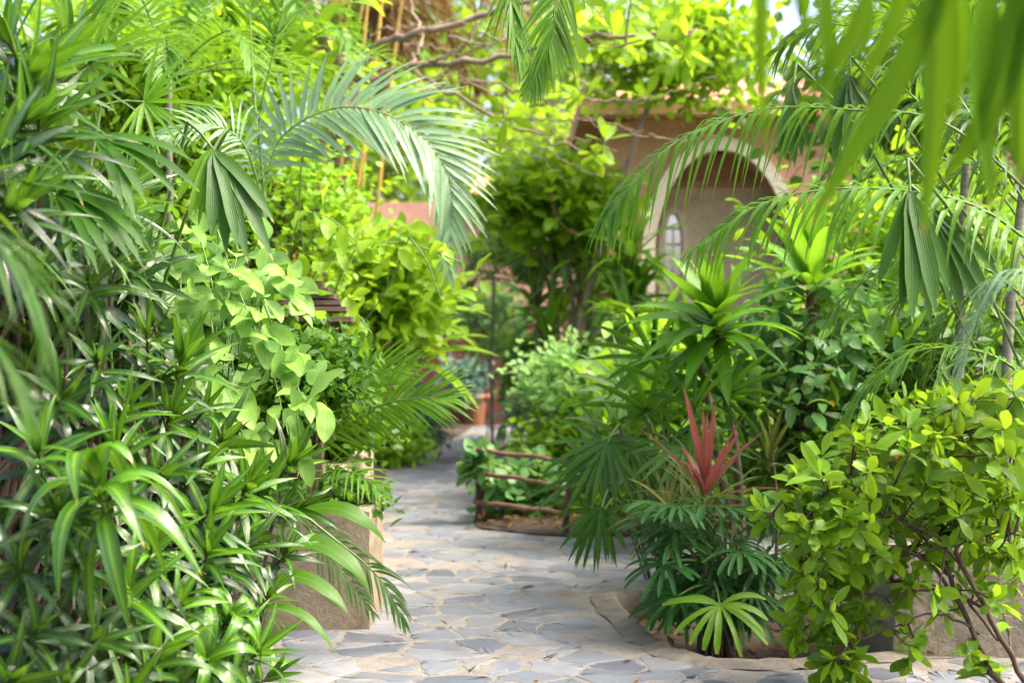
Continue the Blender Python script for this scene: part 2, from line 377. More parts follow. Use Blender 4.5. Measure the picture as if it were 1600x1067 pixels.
mb = MB()
mb.add([(-400, -60, -.13), (400, -60, -.13), (400, 800, -.13), (-400, 800, -.13)], [[0, 1, 2, 3]])
struct(mb.build('ground', M['soil']))

def voronoi_stones(mb, x0, x1, y0, y1, spacing):
    nx, ny = int((x1-x0)/(spacing*1.25)), int((y1-y0)/spacing)
    gx, gy = np.meshgrid(np.arange(nx), np.arange(ny))
    sx = x0+(gx+.5*(gy % 2)+U(-.62, .62, gx.shape)+.5)*(x1-x0)/nx
    sy = y0+(gy+U(-.62, .62, gx.shape)+.5)*(y1-y0)/ny
    S = np.stack([sx.ravel(), sy.ravel()], 1); S = S[U(0, 1, len(S)) > .10]
    for p in S:
        if inside(HOLE, p[0], p[1]) or inside(MIDBED, p[0], p[1]) or inside(LEFTBED, p[0], p[1]): continue
        d = S-p; r2 = (d**2).sum(1); nb = np.where((r2 > 0) & (r2 < (spacing*3.2)**2))[0]
        poly = [np.array(q) for q in ((-1, -1), (1, -1), (1, 1), (-1, 1))]
        poly = [q*spacing*1.6 for q in poly]
        gap = U(.0015, .012)
        if U(0, 1) < .05: continue
        for j in nb[np.argsort(r2[nb])]:
            nv = d[j]; ln = math.sqrt(r2[j]); u = nv/ln; lim = ln/2-gap
            out = []
            for a, b in zip(poly, poly[1:]+poly[:1]):
                da, db = a@u-lim, b@u-lim
                if da <= 0: out.append(a)
                if da*db < 0: out.append(a+(b-a)*da/(da-db))
            poly = out
            if len(poly) < 3: break
        if len(poly) < 3: continue
        # irregular outline: subdivide the edges, jitter, knock the corners off
        pts = []
        for a, b in zip(poly, poly[1:]+poly[:1]):
            e = np.linalg.norm(b-a)
            if e < .04: pts += [a+(b-a)*.2, a+(b-a)*.8]; continue
            pts += [a+(b-a)*q_+rng.normal(0, .0085 if 0.1 < q_ < .9 else .004, 2) for q_ in (.05, .22, .4, .58, .78, .95)]
        if len(pts) > 16 and U(0, 1) < .6:                       # a broken-off corner or a slimmer slab
            q0 = int(U(0, len(pts))); pts = [q for i_, q in enumerate(pts) if (i_-q0) % len(pts) > U(4, 8)]
        pts = np.array(pts)*U(.88, 1.02, 2)+rng.normal(0, .005, (len(pts), 2))
        c = pts.mean(0); k = len(pts)
        if k < 5: continue
        wx = p+pts
        if inside(HOLE, wx[:, 0], wx[:, 1]).any(): continue
        z = .0015+U(0, .001); t = np.clip(rng.beta(1.6, 1.5), 0, 1)
        tilt = rng.normal(0, .0012, 2)
        def lay(sc_, zz): 
            q = c+(pts-c)*sc_
            return np.column_stack([p[0]+q[:, 0], p[1]+q[:, 1], zz+q@tilt])
        V = np.vstack([lay(1, -.004), lay(.985, z*.7), lay(.94, z), [[p[0]+c[0], p[1]+c[1], z+.001+c@tilt]]])
        i = np.arange(k); j = (i+1) % k
        F = np.vstack([np.column_stack([i, j, j+k, i+k]), np.column_stack([i+k, j+k, j+2*k, i+2*k]), np.column_stack([i+2*k, j+2*k, np.full(k, 3*k), np.full(k, 3*k)])])
        mb.add(V, F, None, t, 0)

mb = MB()
cell = .12
gx = np.arange(-3.5, 8, cell); gy = np.arange(2.5, 30, cell)
X, Y = np.meshgrid(gx, gy); X = X.ravel(); Y = Y.ravel()
keep = ~inside(HOLE, X+cell/2, Y+cell/2)
X, Y = X[keep], Y[keep]; k = len(X)
V = np.stack([np.stack([X, Y, 0*X], 1), np.stack([X+cell, Y, 0*X], 1), np.stack([X+cell, Y+cell, 0*X], 1), np.stack([X, Y+cell, 0*X], 1)], 1)
mb.add(V, np.arange(4*k).reshape(-1, 4), m=1)
voronoi_stones(mb, -2.2, 5.5, 4.5, 16, .205)
voronoi_stones(mb, -2.2, 3.5, 16, 27, .30)
for _ in range(420):                                # chips of slate set in the mortar
    x, y = U(-1.2, 3), U(5.5, 12); k = int(U(5, 8)); a_ = np.sort(U(0, 6.28, k)); r_ = U(.012, .035)*U(.6, 1.2, k)
    if inside(HOLE, x, y) or inside(MIDBED, x, y): continue
    V = np.vstack([np.column_stack([x+1.4*r_*np.cos(a_), y+r_*np.sin(a_), np.full(k, .0012)]), [[x, y, .0016]]])
    mb.add(V, [[q, (q+1) % k, k, k] for q in range(k)], None, U(.1, 1), 0)
struct(mb.build('path', [M['stone'], M['mortar']]))

# kerb of mortar and flat stones round the sunken bed
mb = MB()
n_ = len(HOLE); tg = nrm(np.roll(HOLE, -1, 0)-np.roll(HOLE, 1, 0)); no = np.stack([tg[:, 1], -tg[:, 0]], 1)
if inside(HOLE, *(HOLE[0]+no[0]*.05)): no = -no
jit = rng.normal(0, .012, n_)
rings = [HOLE-no*.03, HOLE-no*.025, HOLE+no*(.0+jit[:, None]), HOLE+no*(.12+jit[:, None])]
zs = [-.14, .012, .028, .003]
V = np.vstack([np.column_stack([r, np.full(n_, z)+rng.normal(0, .004, n_)]) for r, z in zip(rings, zs)])
i = np.arange(n_); j = (i+1) % n_
F = np.vstack([np.column_stack([i+q*n_, j+q*n_, j+(q+1)*n_, i+(q+1)*n_]) for q in range(3)])
mb.add(V, F)
struct(mb.build('kerb', M['rim']))

def mound(name, poly, h, n=7):
    mb = MB(); poly = np.asarray(poly); c = poly.mean(0); k = len(poly); V = []
    for q in range(n):
        s = 1-q/n
        pp = c+(poly-c)*s
        V.append(np.column_stack([pp, np.full(k, .014+h*(1-s**6))+rng.normal(0, .012 if q else .002, k)]))
    V.append(np.append(c, h)[None]); V = np.vstack(V)
    i = np.arange(k); j = (i+1) % k
    F = [np.column_stack([i+q*k, j+q*k, j+(q+1)*k, i+(q+1)*k]) for q in range(n-1)]
    F.append(np.column_stack([i+(n-1)*k, j+(n-1)*k, np.full(k, n*k), np.full(k, n*k)]))
    mb.add(V, np.vstack(F)); return struct(mb.build(name, M['soil']))
mound('soil_bed', MIDBED, .06); mound('soil_bed', LEFTBED, .05)

def scatter_litter(name, pts, size, mats):
    mb = MB(); k = len(pts)
    D = rand_dirs(k); D[:, 2] *= .25
    Nn = rand_dirs(k)*.5+Z3
    leaves(mb, pts+np.array([0, 0, .012]), D, Nn, U(.6, 1.4, k)*size, U(.14, .26, k)*size, U(-.3, .3, k), pr_oval, .3, 5, U(0, 1, k))
    return struct(mb.build(name, mats), 'stuff')
pts = []
while len(pts) < 1500:
    x, y = U(-.4, 4.5), U(10.8, 14)
    if inside(MIDBED, x, y): pts.append((x, y, .06))
while len(pts) < 1750:
    x, y = U(.6, 2.6), U(6.5, 8.4)
    if inside(HOLE, x, y): pts.append((x, y, -.125))
for _ in range(48):
    pts.append((U(-.6, 2.5), U(6, 16), .015))
scatter_litter('leaf_litter', np.array(pts), .07, M['litter'])

# ------------------------------------------------------------------ building with the arch, far house
def arch_pts(cx, zs, a, b, n=28):
    th = np.linspace(math.pi, 0, n); return np.column_stack([cx+a*np.cos(th), zs+b*np.sin(th)])
def wall_with_arch(mb, x0, x1, z0, z1, y0, y1, cx, zs, a, b, m=0):
    """wall slab between y0 (front) and y1 with an arched opening that reaches the ground"""
    ap = arch_pts(cx, zs, a, b)
    ap = np.vstack([[cx-a, z0], ap, [cx+a, z0]])
    outer = np.column_stack([np.interp(np.linspace(0, 1, len(ap)), [0, .001, .28, .72, .999, 1], [x0, x0, x0, x1, x1, x1]),
                             np.interp(np.linspace(0, 1, len(ap)), [0, .001, .28, .72, .999, 1], [z0, z0, z1, z1, z0, z0])])
    k = len(ap)
    for y in (y0, y1):
        V = np.vstack([np.column_stack([ap[:, 0], np.full(k, y), ap[:, 1]]), np.column_stack([outer[:, 0], np.full(k, y), outer[:, 1]])])
        mb.add(V, [[q, q+1, q+1+k, q+k] for q in range(k-1)], m=m)
    V = np.vstack([np.column_stack([ap[:, 0], np.full(k, y0), ap[:, 1]]), np.column_stack([ap[:, 0], np.full(k, y1), ap[:, 1]])])
    mb.add(V, [[q, q+1, q+1+k, q+k] for q in range(k-1)], m=m)
    V = np.vstack([np.column_stack([outer[:, 0], np.full(k, y0), outer[:, 1]]), np.column_stack([outer[:, 0], np.full(k, y1), outer[:, 1]])])
    mb.add(V, [[q, q+1, q+1+k, q+k] for q in range(k-1)], m=m)
def arch_trim(mb, cx, zs, a, b, wd, y0, y1, z0=0):
    i_ = np.vstack([[cx-a, z0], arch_pts(cx, zs, a, b), [cx+a, z0]]); o_ = np.vstack([[cx-a-wd, z0], arch_pts(cx, zs, a+wd, b+wd), [cx+a+wd, z0]])
    k = len(i_)
    def L3(p, y): return np.column_stack([p[:, 0], np.full(k, y), p[:, 1]])
    for A, B in ((L3(i_, y0), L3(o_, y0)), (L3(i_, y1), L3(i_, y0)), (L3(o_, y0), L3(o_, y1)), (L3(o_, y1), L3(i_, y1))):
        mb.add(np.vstack([A, B]), [[q, q+1, q+1+k, q+k] for q in range(k-1)])
YB = 17.0
hs = thing('arched_building', 'pink brown building with a tall white-edged arch behind the right-hand palms', 'building', (3.4, YB, 0))
mb = MB(); wall_with_arch(mb, 1.15, 6.4, 0, 4.15, YB, YB+.35, 2.50, 2.5, .80, 1.28)
box(mb, (1.15, YB+.352, 0), (1.4, YB+4, 4.15)); box(mb, (6.1, YB+.352, 0), (6.4, YB+4, 4.15))
mb.build('wall', M['pinkwall'], hs, False)
mb = MB(); arch_trim(mb, 2.50, 2.5, .80, 1.28, .15, YB-.07, YB+.30); mb.build('arch_trim', M['whitetrim'], hs, False)
mb = MB(); wall_with_arch(mb, 1.42, 6.08, 0, 3.42, YB+.75, YB+.95, 2.02, 2.68, .11, .42); mb.build('inner_wall', M['beigewall'], hs, False)
mb = MB(); box(mb, (1.42, YB+.69, 3.422), (6.08, YB+.97, 3.50)); box(mb, (1.42, YB+.75, 3.502), (6.08, YB+.95, 4.14)); mb.build('tympanum', M['pinkwall'], hs, False)
mb = MB(); arch_trim(mb, 2.02, 2.68, .11, .42, .08, YB+.71, YB+.77); mb.build('arch_trim', M['whitetrim'], hs, False)
mb = MB(); box(mb, (1.1, YB-.22, 2.36), (1.62, YB-.01, 2.44)); mb.build('ledge', M['whitetrim'], hs, False)
mb = MB()
for q in range(9): box(mb, (1.90, YB+.82, 1.3+q*.2), (2.14, YB+.86, 1.33+q*.2))
box(mb, (2.01, YB+.83, 1.3), (2.03, YB+.85, 2.93)); mb.build('shutter', M['whitetrim'], hs, False)
mb = MB(); box(mb, (1.18, YB-.14, 0), (1.60, YB-.012, 2.35)); mb.build('plinth', M['redwall'], hs, False)
mb = MB()
ez, ov = 4.16, .35
x0, x1, y0, y1 = 1.15-ov, 6.4+ov, YB-ov, YB+4+ov
rx0, rx1, ry, rz = 2.8, 5.0, YB+2, 4.95
mb.add([(x0, y0, ez), (x1, y0, ez), (x1, y1, ez), (x0, y1, ez)], [[0, 1, 2, 3]], m=1)
mb.add([(x0, y0, ez), (x1, y0, ez), (x1, y0, ez+.16), (x0, y0, ez+.16)], [[0, 1, 2, 3]], m=1)
mb.add([(x0, y0, ez), (x0, y1, ez), (x0, y1, ez+.16), (x0, y0, ez+.16)], [[0, 1, 2, 3]], m=1)
def tiled_slope(mb, a, b, c, d, n, m=0):     # a-b eave, d-c ridge: barrel-tile ribs running up the slope
    a, b, c, d = (np.array(q, float) for q in (a, b, c, d)); up = nrm(np.cross(b-a, d-a)); up = up if up[2] > 0 else -up
    s = np.linspace(0, 1, n*6+1); h = np.abs(np.sin(s*n*math.pi))*.06
    lo = a+(b-a)*s[:, None]+up*h[:, None]; hi = d+(c-d)*s[:, None]+up*h[:, None]
    k = len(s); mb.add(np.vstack([lo, hi]), [[q, q+1, q+1+k, q+k] for q in range(k-1)], m=m, t=U(0, 1, 2*k))
e2 = ez+.16
tiled_slope(mb, (x0, y0, e2), (x1, y0, e2), (rx1, ry, rz), (rx0, ry, rz), 30)
tiled_slope(mb, (x0, y1, e2), (x0, y0, e2), (rx0, ry, rz), (rx0, ry, rz+.001), 22)
tiled_slope(mb, (x1, y0, e2), (x1, y1, e2), (rx1, ry, rz), (rx1, ry, rz+.001), 22)
mb.build('roof', [M['tile'], M['soffit']], hs)

YH = 25.5
fh = thing('garden_house', 'low terracotta roofed house with dark red lower wall at the path end', 'house', (0, YH, 0))
mb = MB(); box(mb, (-2.6, YH, 0), (1.0, YH+4, 2.1)); mb.build('lower_wall', M['redwall'], fh, False)
mb = MB(); box(mb, (-2.6, YH+.03, 2.102), (1.0, YH+4, 4.0)); mb.build('upper_wall', M['pinkwall'], fh, False)
mb = MB(); tiled_slope(mb, (-1.0, YH-.5, 3.98), (1.4, YH-.5, 3.98), (1.0, YH+2, 4.75), (-.6, YH+2, 4.75), 11)
mb.add([(-1.0, YH-.5, 3.9), (1.4, YH-.5, 3.9), (1.4, YH-.5, 4.0), (-1.0, YH-.5, 4.0)], [[0, 1, 2, 3]])
mb.add([(-1.0, YH-.5, 3.9), (1.4, YH-.5, 3.9), (1.4, YH+4, 3.9), (-1.0, YH+4, 3.9)], [[0, 1, 2, 3]])
mb.build('roof', M['tile'], fh)
# gate pillar with a cap
gp = P(918, 290, 20)
gt = thing('gate_pillar', 'pink gate pillar with stepped cap rising out of the climbing leaves', 'pillar', (gp[0], 20, 0))
mb = MB(); box(mb, (gp[0]-.17, 19.83, 0), (gp[0]+.17, 20.17, 3.9)); mb.build('shaft', M['pinkwall'], gt, False)
mb = MB(); box(mb, (gp[0]-.25, 19.75, 3.902), (gp[0]+.25, 20.25, 4.02)); box(mb, (gp[0]-.19, 19.81, 4.022), (gp[0]+.19, 20.19, 4.14))
tube(mb, [(gp[0], 20, 4.14), (gp[0], 20, 4.2), (gp[0], 20, 4.32), (gp[0], 20, 4.45), (gp[0], 20, 4.5)], [.06, .12, .15, .1, .02], 12); mb.build('pillar_cap', M['beigewall'], gt, False)

# ------------------------------------------------------------------ planters, block, lantern roof
def rough_box(mb, lo, hi, seg=.06, amp=.0012, r=.008, m=0):
    """box with softened edges and a slightly uneven face"""
    lo, hi = np.array(lo, float), np.array(hi, float); c = (lo+hi)/2; h = (hi-lo)/2
    for ax in range(3):
        for sg in (-1, 1):
            u, v_ = [q for q in range(3) if q != ax]
            nu, nv = [max(4, int((hi[q]-lo[q])/seg)) for q in (u, v_)]
            gu, gv = np.meshgrid(np.linspace(-1, 1, nu+1), np.linspace(-1, 1, nv+1), indexing='ij')
            p = np.zeros((nu+1, nv+1, 3)); p[..., ax] = sg; p[..., u] = gu; p[..., v_] = gv
            q = p*h; inner = np.clip(q, -(h-r), h-r); dd = q-inner; ln = np.linalg.norm(dd, axis=-1, keepdims=True)
            q = inner+dd/np.maximum(ln, 1e-9)*np.minimum(ln, r)
            q = q+amp*np.sin(q[..., [1, 2, 0]]*23+q[..., [2, 0, 1]]*37)
            i = np.arange((nu+1)*(nv+1)).reshape(nu+1, nv+1)
            mb.add(q+c, np.stack([i[:-1, :-1], i[1:, :-1], i[1:, 1:], i[:-1, 1:]], -1).reshape(-1, 4), m=m)
pl = thing('stone_planter', 'square beige planter at the left edge of the path', 'planter', (-1.4, 7.75, 0))
mb = MB(); xr = P(578, 900, 7.4)[0]
rough_box(mb, (-2.3, 7.4, -.05), (xr, 7.46+.03, .62)); rough_box(mb, (xr-.09, 7.493, -.05), (xr, 8.1, .62)); rough_box(mb, (-2.3, 8.103, -.05), (xr, 8.19, .62)); rough_box(mb, (-2.3, 7.493, -.05), (-2.21, 8.1, .62))
mb.build('planter_wall', M['render'], pl)
mb = MB(); mb.add([(-2.2, 7.48, .56), (xr-.08, 7.48, .56), (xr-.08, 8.11, .56), (-2.2, 8.11, .56)], [[0, 1, 2, 3]]); mb.build('planter_soil', M['soil'], pl)
p2 = thing('low_wall', 'low beige garden wall running back behind the beige planter', 'wall', (-1.1, 9.3, 0))
mb = MB(); rough_box(mb, (-1.5, 8.25, -.05), (-1.03, 10.6, .72)); mb.build('low_wall_body', M['render'], p2)
bp_ = thing('concrete_block', 'weathered grey concrete planter block beside the yellow-green bush', 'planter', (2.7, 7.0, 0))
xb = P(1395, 1000, 6.75)[0]
mb = MB(); rough_box(mb, (xb, 6.75, -.14), (4.2, 7.6, .53), amp=.007, r=.03); mb.build('block_body', M['blockst'], bp_)
lx = P(488, 480, 7.75)
ln_ = thing('garden_lantern', 'dark slatted wooden lantern roof half hidden in the left shrubs', 'lantern', (lx[0], 7.75, .5))
mb = MB()
for k, (zz, hw) in enumerate([(1.80, .06), (1.765, .10), (1.73, .135), (1.695, .17), (1.66, .205), (1.605, .24)]):
    box(mb, (lx[0]-hw, 7.75-hw, zz), (lx[0]+hw, 7.75+hw, zz+.026))
mb.build('slatted_roof', M['slatwood'], ln_, False)
mb = MB(); box(mb, (lx[0]-.16, 7.59, 1.25), (lx[0]-.12, 7.63, 1.603)); box(mb, (lx[0]+.12, 7.59, 1.25), (lx[0]+.16, 7.63, 1.603)); box(mb, (lx[0]-.16, 7.87, 1.25), (lx[0]-.12, 7.91, 1.603)); box(mb, (lx[0]+.12, 7.87, 1.25), (lx[0]+.16, 7.91, 1.603)); box(mb, (lx[0]-.18, 7.57, 1.21), (lx[0]+.18, 7.93, 1.248))
mb.build('lantern_frame', M['slatwood'], ln_, False)
mb = MB(); box(mb, (lx[0]-.06, 7.69, 0), (lx[0]+.06, 7.756, 1.208)); mb.build('post', M['slatwood'], ln_, False)

# rustic fence round the middle bed
fe = thing('rustic_fence', 'low rustic fence of crooked brown poles around the middle bed', 'fence', (.5, 11.2, 0))
def crooked(a, b, r, n=9, j=.02):
    q = spline([a, b], n); q[1:-1] += rng.normal(0, j, (n-2, 3)); return spline(q, n*3), np.interp(np.linspace(0, 1, n*3), np.linspace(0, 1, n), r*.78*U(.85, 1.15, n)*np.linspace(1.1, .85, n))
posts = [(746, 815, 690, 11.75), (886, 836, 722, 11.0), (1010, 834, 735, 11.1), (858, 735, 668, 16.4)]
for px, pb, pt, d in posts:
    a, b = P(px, pb, d), P(px+U(-3, 3), pt, d); a[2] = 0
    mb = MB(); q, r = crooked(a, b, .032, 6, .006); tube(mb, q, r, 8); mb.build('post', M['postwood'], fe)
A = lambda px, py, d: P(px, py, d)
for (a, b, r) in [(A(738, 702, 11.7), A(888, 722, 10.95), .026), (A(880, 722, 10.96), A(1015, 730, 11.05), .026), (A(744, 738, 11.7), A(890, 762, 10.95), .022), (A(742, 783, 11.7), A(892, 803, 10.94), .028), (A(884, 798, 10.96), A(1020, 802, 11.05), .028), (A(744, 712, 11.75), A(858, 680, 16.3), .026), (A(746, 778, 11.75), A(858, 715, 16.3), .026)]:
    mb = MB(); q, r_ = crooked(a, b, r, 8, .007); tube(mb, q, r_, 8); mb.build('rail', M['wood'], fe)

# pot at the end of the path
pc = G(741, 664); 
pt_ = thing('plant_pot', 'round woven brown pot at the far end of the path', 'pot', (pc[0], pc[1], 0))
def lathe(mb, c, prof, sides=28, m=0):
    a = np.linspace(0, 2*math.pi, sides, endpoint=False); pr = np.array(prof)
    v = np.stack([c[0]+pr[:, 0:1]*np.cos(a), c[1]+pr[:, 0:1]*np.sin(a), np.broadcast_to(c[2]+pr[:, 1:2], (len(pr), sides))], -1)
    i = np.arange(len(pr)-1)[:, None]; j = np.arange(sides)[None]
    mb.add(v, np.stack([i*sides+j, i*sides+(j+1) % sides, (i+1)*sides+(j+1) % sides, (i+1)*sides+j], -1), m=m)
mb = MB(); pr = [(.17, 0)]+[(.17+.06*q/12+.006*(q % 2), .04*q) for q in range(1, 13)]; lathe(mb, (pc[0], pc[1], 0), pr); mb.build('pot_body', M['pot'], pt_)
mb = MB(); lathe(mb, (pc[0], pc[1], 0), [(.235, .482), (.28, .49), (.285, .55), (.25, .56), (.22, .5), (0, .49)]); mb.build('pot_rim', M['tile'], pt_)

# ================================================================== PLANTS
def stem_path(root, tip, bend=.12, n=10):
    root, tip = np.array(root, float), np.array(tip, float); L = np.linalg.norm(tip-root)
    m1 = root*.62+tip*.38+rng.normal(0, bend*.5, 3)*L*.5; m1[2] = root[2]*.5+tip[2]*.5
    m2 = root*.22+tip*.78+rng.normal(0, bend*.3, 3)*L*.4; m2[2] = root[2]*.16+tip[2]*.84
    return spline([root, m1, m2, tip], n)

# shared rosettes of the striped dracaena
def tmpl(k, L, W, droop, stem, seed_tint=(0, 1), up0=12, up1=118, prof=pr_lance, fold=.32, n=8, wave=0., mat='jamaica', smat='greenstem', jit=.2):
    mb = MB(); rosette(mb, (0, 0, 0), (0, 0, 1), k, L, W, droop, stem, up0, up1, prof, fold, n, seed_tint, 0, wave, jit)
    tube(mb, [(0, 0, -stem-.1), (0, 0, -stem*.5), (0, 0, .01)], [.008, .007, .004], 6, 1)
    o = mb.build('template', [M[mat], M[smat]]); me = o.data; bpy.data.objects.remove(o); me.name = 'leaf_rosette'; return me
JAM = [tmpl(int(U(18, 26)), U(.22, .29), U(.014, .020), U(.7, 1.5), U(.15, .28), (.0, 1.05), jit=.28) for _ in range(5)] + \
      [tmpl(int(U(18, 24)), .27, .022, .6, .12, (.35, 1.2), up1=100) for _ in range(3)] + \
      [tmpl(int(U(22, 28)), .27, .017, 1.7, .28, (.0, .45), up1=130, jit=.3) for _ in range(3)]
JLONG = [tmpl(int(U(24, 30)), .42, .019, .8, .16, (.0, .7), up1=115, n=10) for _ in range(3)]
JWIDE = [tmpl(int(U(16, 20)), .34, .028, .5, .14, (.45, 1.0), up0=18, up1=95, n=10) for _ in range(2)]
JDROOP = [tmpl(20, .36, .026, 5.0, .12, (.45, 1.0), up0=25, up1=95, n=11)]

def add_rosette(me, parent, p, axis, s, name='leaf_rosette'):
    o = bpy.data.objects.new(name, me); C.objects.link(o); o.parent = parent
    q = Vector(axis).to_track_quat('Z', 'Y').to_matrix().to_4x4() @ Matrix.Rotation(U(0, 6.28), 4, 'Z')
    o.matrix_local = Matrix.Translation(Vector(p)-parent.location) @ q @ Matrix.Diagonal((s, s, s, 1))
    return o

def dracaena(label, root, items, cat='shrub', name='striped_dracaena', stem_r=.012, group='striped dracaenas on the left'):
    """items: (point, axis, scale, mesh)"""
    t = thing(name, label, cat, root, group)
    mb = MB()
    for p, ax, s, me in items:
        p = np.array(p); st = p - nrm(ax)*.2*s
        tube(mb, np.vstack([stem_path(root, st, .2), p[None]]), np.linspace(stem_r, stem_r*.5, 11), 6)
        add_rosette(me, t, p, ax, s)
    mb.build('stem', M['bark'], t)
    return t

# explicit rosettes read off the photograph: px, py, distance, lean x, lean toward camera, scale, kind (j/long/droop)
EX = [
 (62, 196, 4.7, .5, .7, 1.0, 'l'), (32, 150, 4.9, .1, .4, .95, 'j'), (48, 112, 4.8, .45, .35, 1.0, 'w'), (110, 70, 5.1, .5, .2, .9, 'w'), (5, 50, 4.8, -.1, .3, .9, 'w'), (35, 190, 4.6, .6, .5, .9, 'w'), (-20, 260, 4.4, .6, .5, 1.05, 'l'),
 (15, 330, 4.5, .7, .4, 1.0, 'l'), (110, 330, 5.0, .7, .3, .95, 'l'), (190, 300, 5.3, .8, .1, .8, 'l'), (60, 420, 4.6, .5, .6, .9, 'd'), (190, 385, 5.2, .5, .3, .9, 'y'),
 (140, 440, 5.0, .4, .7, .9, 'd'), (200, 430, 5.3, .6, .5, .9, 'd'), (285, 560, 5.5, .3, .3, .85, 'y'), (230, 520, 5.5, .3, .4, .9, 'j'), (150, 560, 5.0, .3, .7, .95, 'd'),
 (100, 620, 4.9, .3, .8, .95, 'd'), (190, 640, 5.2, .3, .6, 1.0, 'y'), (265, 650, 5.5, .5, .5, .9, 'y'), (320, 640, 5.8, .6, .4, .9, 'j'), (180, 700, 5.0, .1, .4, .9, 'y'),
 (60, 700, 4.7, .2, .7, 1.0, 'j'), (250, 740, 5.2, .4, .6, .95, 'd'), (320, 720, 5.6, .4, .5, .95, 'j'), (385, 760, 5.8, .5, .4, .9, 'y'), (330, 795, 5.5, .4, .5, .9, 'y'),
 (455, 725, 6.2, .45, .3, .95, 'y'), (410, 770, 6.1, .5, .4, .9, 'y'), (470, 790, 6.3, .8, .3, .85, 'd'), (152, 750, 4.5, .1, .15, 1.05, 'p'), (90, 800, 4.5, .2, .7, 1.0, 'd'),
 (240, 850, 5.0, .3, .6, 1.0, 'j'), (325, 860, 5.4, .5, .5, 1.0, 'j'), (390, 850, 5.8, .6, .5, .9, 'd'), (450, 860, 6.2, .8, .3, .85, 'j'), (30, 880, 4.5, .2, .7, 1.0, 'd'),
 (120, 880, 4.6, .2, .8, 1.0, 'd'), (200, 920, 4.8, .3, .7, 1.0, 'j'), (280, 940, 5.1, .5, .6, 1.0, 'j'), (360, 965, 5.4, .7, .4, 1.0, 'p'), (420, 930, 5.9, .8, .3, .9, 'j'),
 (60, 985, 4.5, .3, .8, 1.0, 'd'), (150, 1000, 4.6, .4, .7, 1.0, 'd'), (240, 1020, 4.9, .4, .6, 1.0, 'j'), (320, 1030, 5.2, .6, .6, .95, 'p'), (400, 1020, 5.5, .9, .3, .9, 'j'), (20, 1060, 4.4, .3, .7, 1.0, 'd'), (100, 1070, 4.5, .3, .8, 1.0, 'd'), (200, 1085, 4.7, .4, .6, 1.0, 'j'), (430, 1050, 5.6, 1.0, .2, .8, 'j'),
]
ROOTS = [(-1.95, 5.3, .05), (-2.35, 4.9, .05), (-1.65, 5.6, .05), (-1.85, 4.8, .05), (-1.5, 6.0, .05), (-1.45, 5.2, .05), (-1.25, 5.8, .05)]
DLAB = ['tall striped dracaena filling the top left corner with long glossy leaves', 'dark dracaena crowding the left edge below the tallest one',
        'dracaena with upright lime shoots in front of the pale vine', 'dracaena with one large drooping yellow-green head low on the left',
        'dracaena with bright lime tips leaning out over the beige planter', 'dracaena with hanging narrow leaves in the bottom left corner', 'dracaena spilling over the path edge below the planter']
DREG = [lambda x, y: y < 345, lambda x, y: x < 175 and y < 720, lambda x, y: x >= 175 and y < 700, lambda x, y: x < 300 and y < 885, lambda x, y: y < 885 , lambda x, y: x < 230, lambda x, y: True]
grp = [[] for _ in ROOTS]
def kind(k):
    if k == 'l': return JLONG[int(U(0, 3))]
    if k == 'y': return JAM[5+int(U(0, 3))]
    if k == 'd': return JAM[8+int(U(0, 3))]
    if k == 'p': return JDROOP[0]
    if k == 'w': return JWIDE[int(U(0, 2))]
    return JAM[int(U(0, 5))]
def put(px, py, d, lx_, lc, s, k):
    g = next(i for i, f in enumerate(DREG) if f(px, py))
    grp[g].append((P(px, py, d), (lx_+U(-.25, .25), -lc+U(-.2, .2), .75 if k != 'd' else .35), s*U(.8, 1.15), kind(k)))
for e in EX: put(*e)
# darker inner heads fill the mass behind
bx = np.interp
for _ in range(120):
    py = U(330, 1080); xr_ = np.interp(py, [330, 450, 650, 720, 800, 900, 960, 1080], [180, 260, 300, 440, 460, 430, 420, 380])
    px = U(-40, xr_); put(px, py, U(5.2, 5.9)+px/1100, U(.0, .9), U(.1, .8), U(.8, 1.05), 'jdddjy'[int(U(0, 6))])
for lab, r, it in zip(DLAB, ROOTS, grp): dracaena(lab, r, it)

# ---- palms given by explicit fronds
def palm(label, root, trunk_top, fronds, mats=('areca', 'greenstem'), cat='palm', name='areca_palm', trunk_r=.03, tmat='palestem', group=None, stems=()):
    t = thing(name, label, cat, root, group)
    mb = MB()
    if trunk_top is not None: tube(mb, stem_path(root, trunk_top, .05, 14), np.linspace(trunk_r, trunk_r*.7, 14), 9)
    for s in stems: tube(mb, stem_path(s[0], s[1], .05, 12), np.linspace(trunk_r, trunk_r*.75, 12), 8)
    if trunk_top is not None or stems: mb.build('trunk', M[tmat], t)
    for f in fronds:
        f = dict(f); ctrl = f.pop('c'); mm = f.pop('mats', mats); mb = MB(); frond(mb, ctrl, **f); mb.build('frond', [M[x] for x in mm], t)
    return t
def pp(*a): return [P(*q) for q in a]

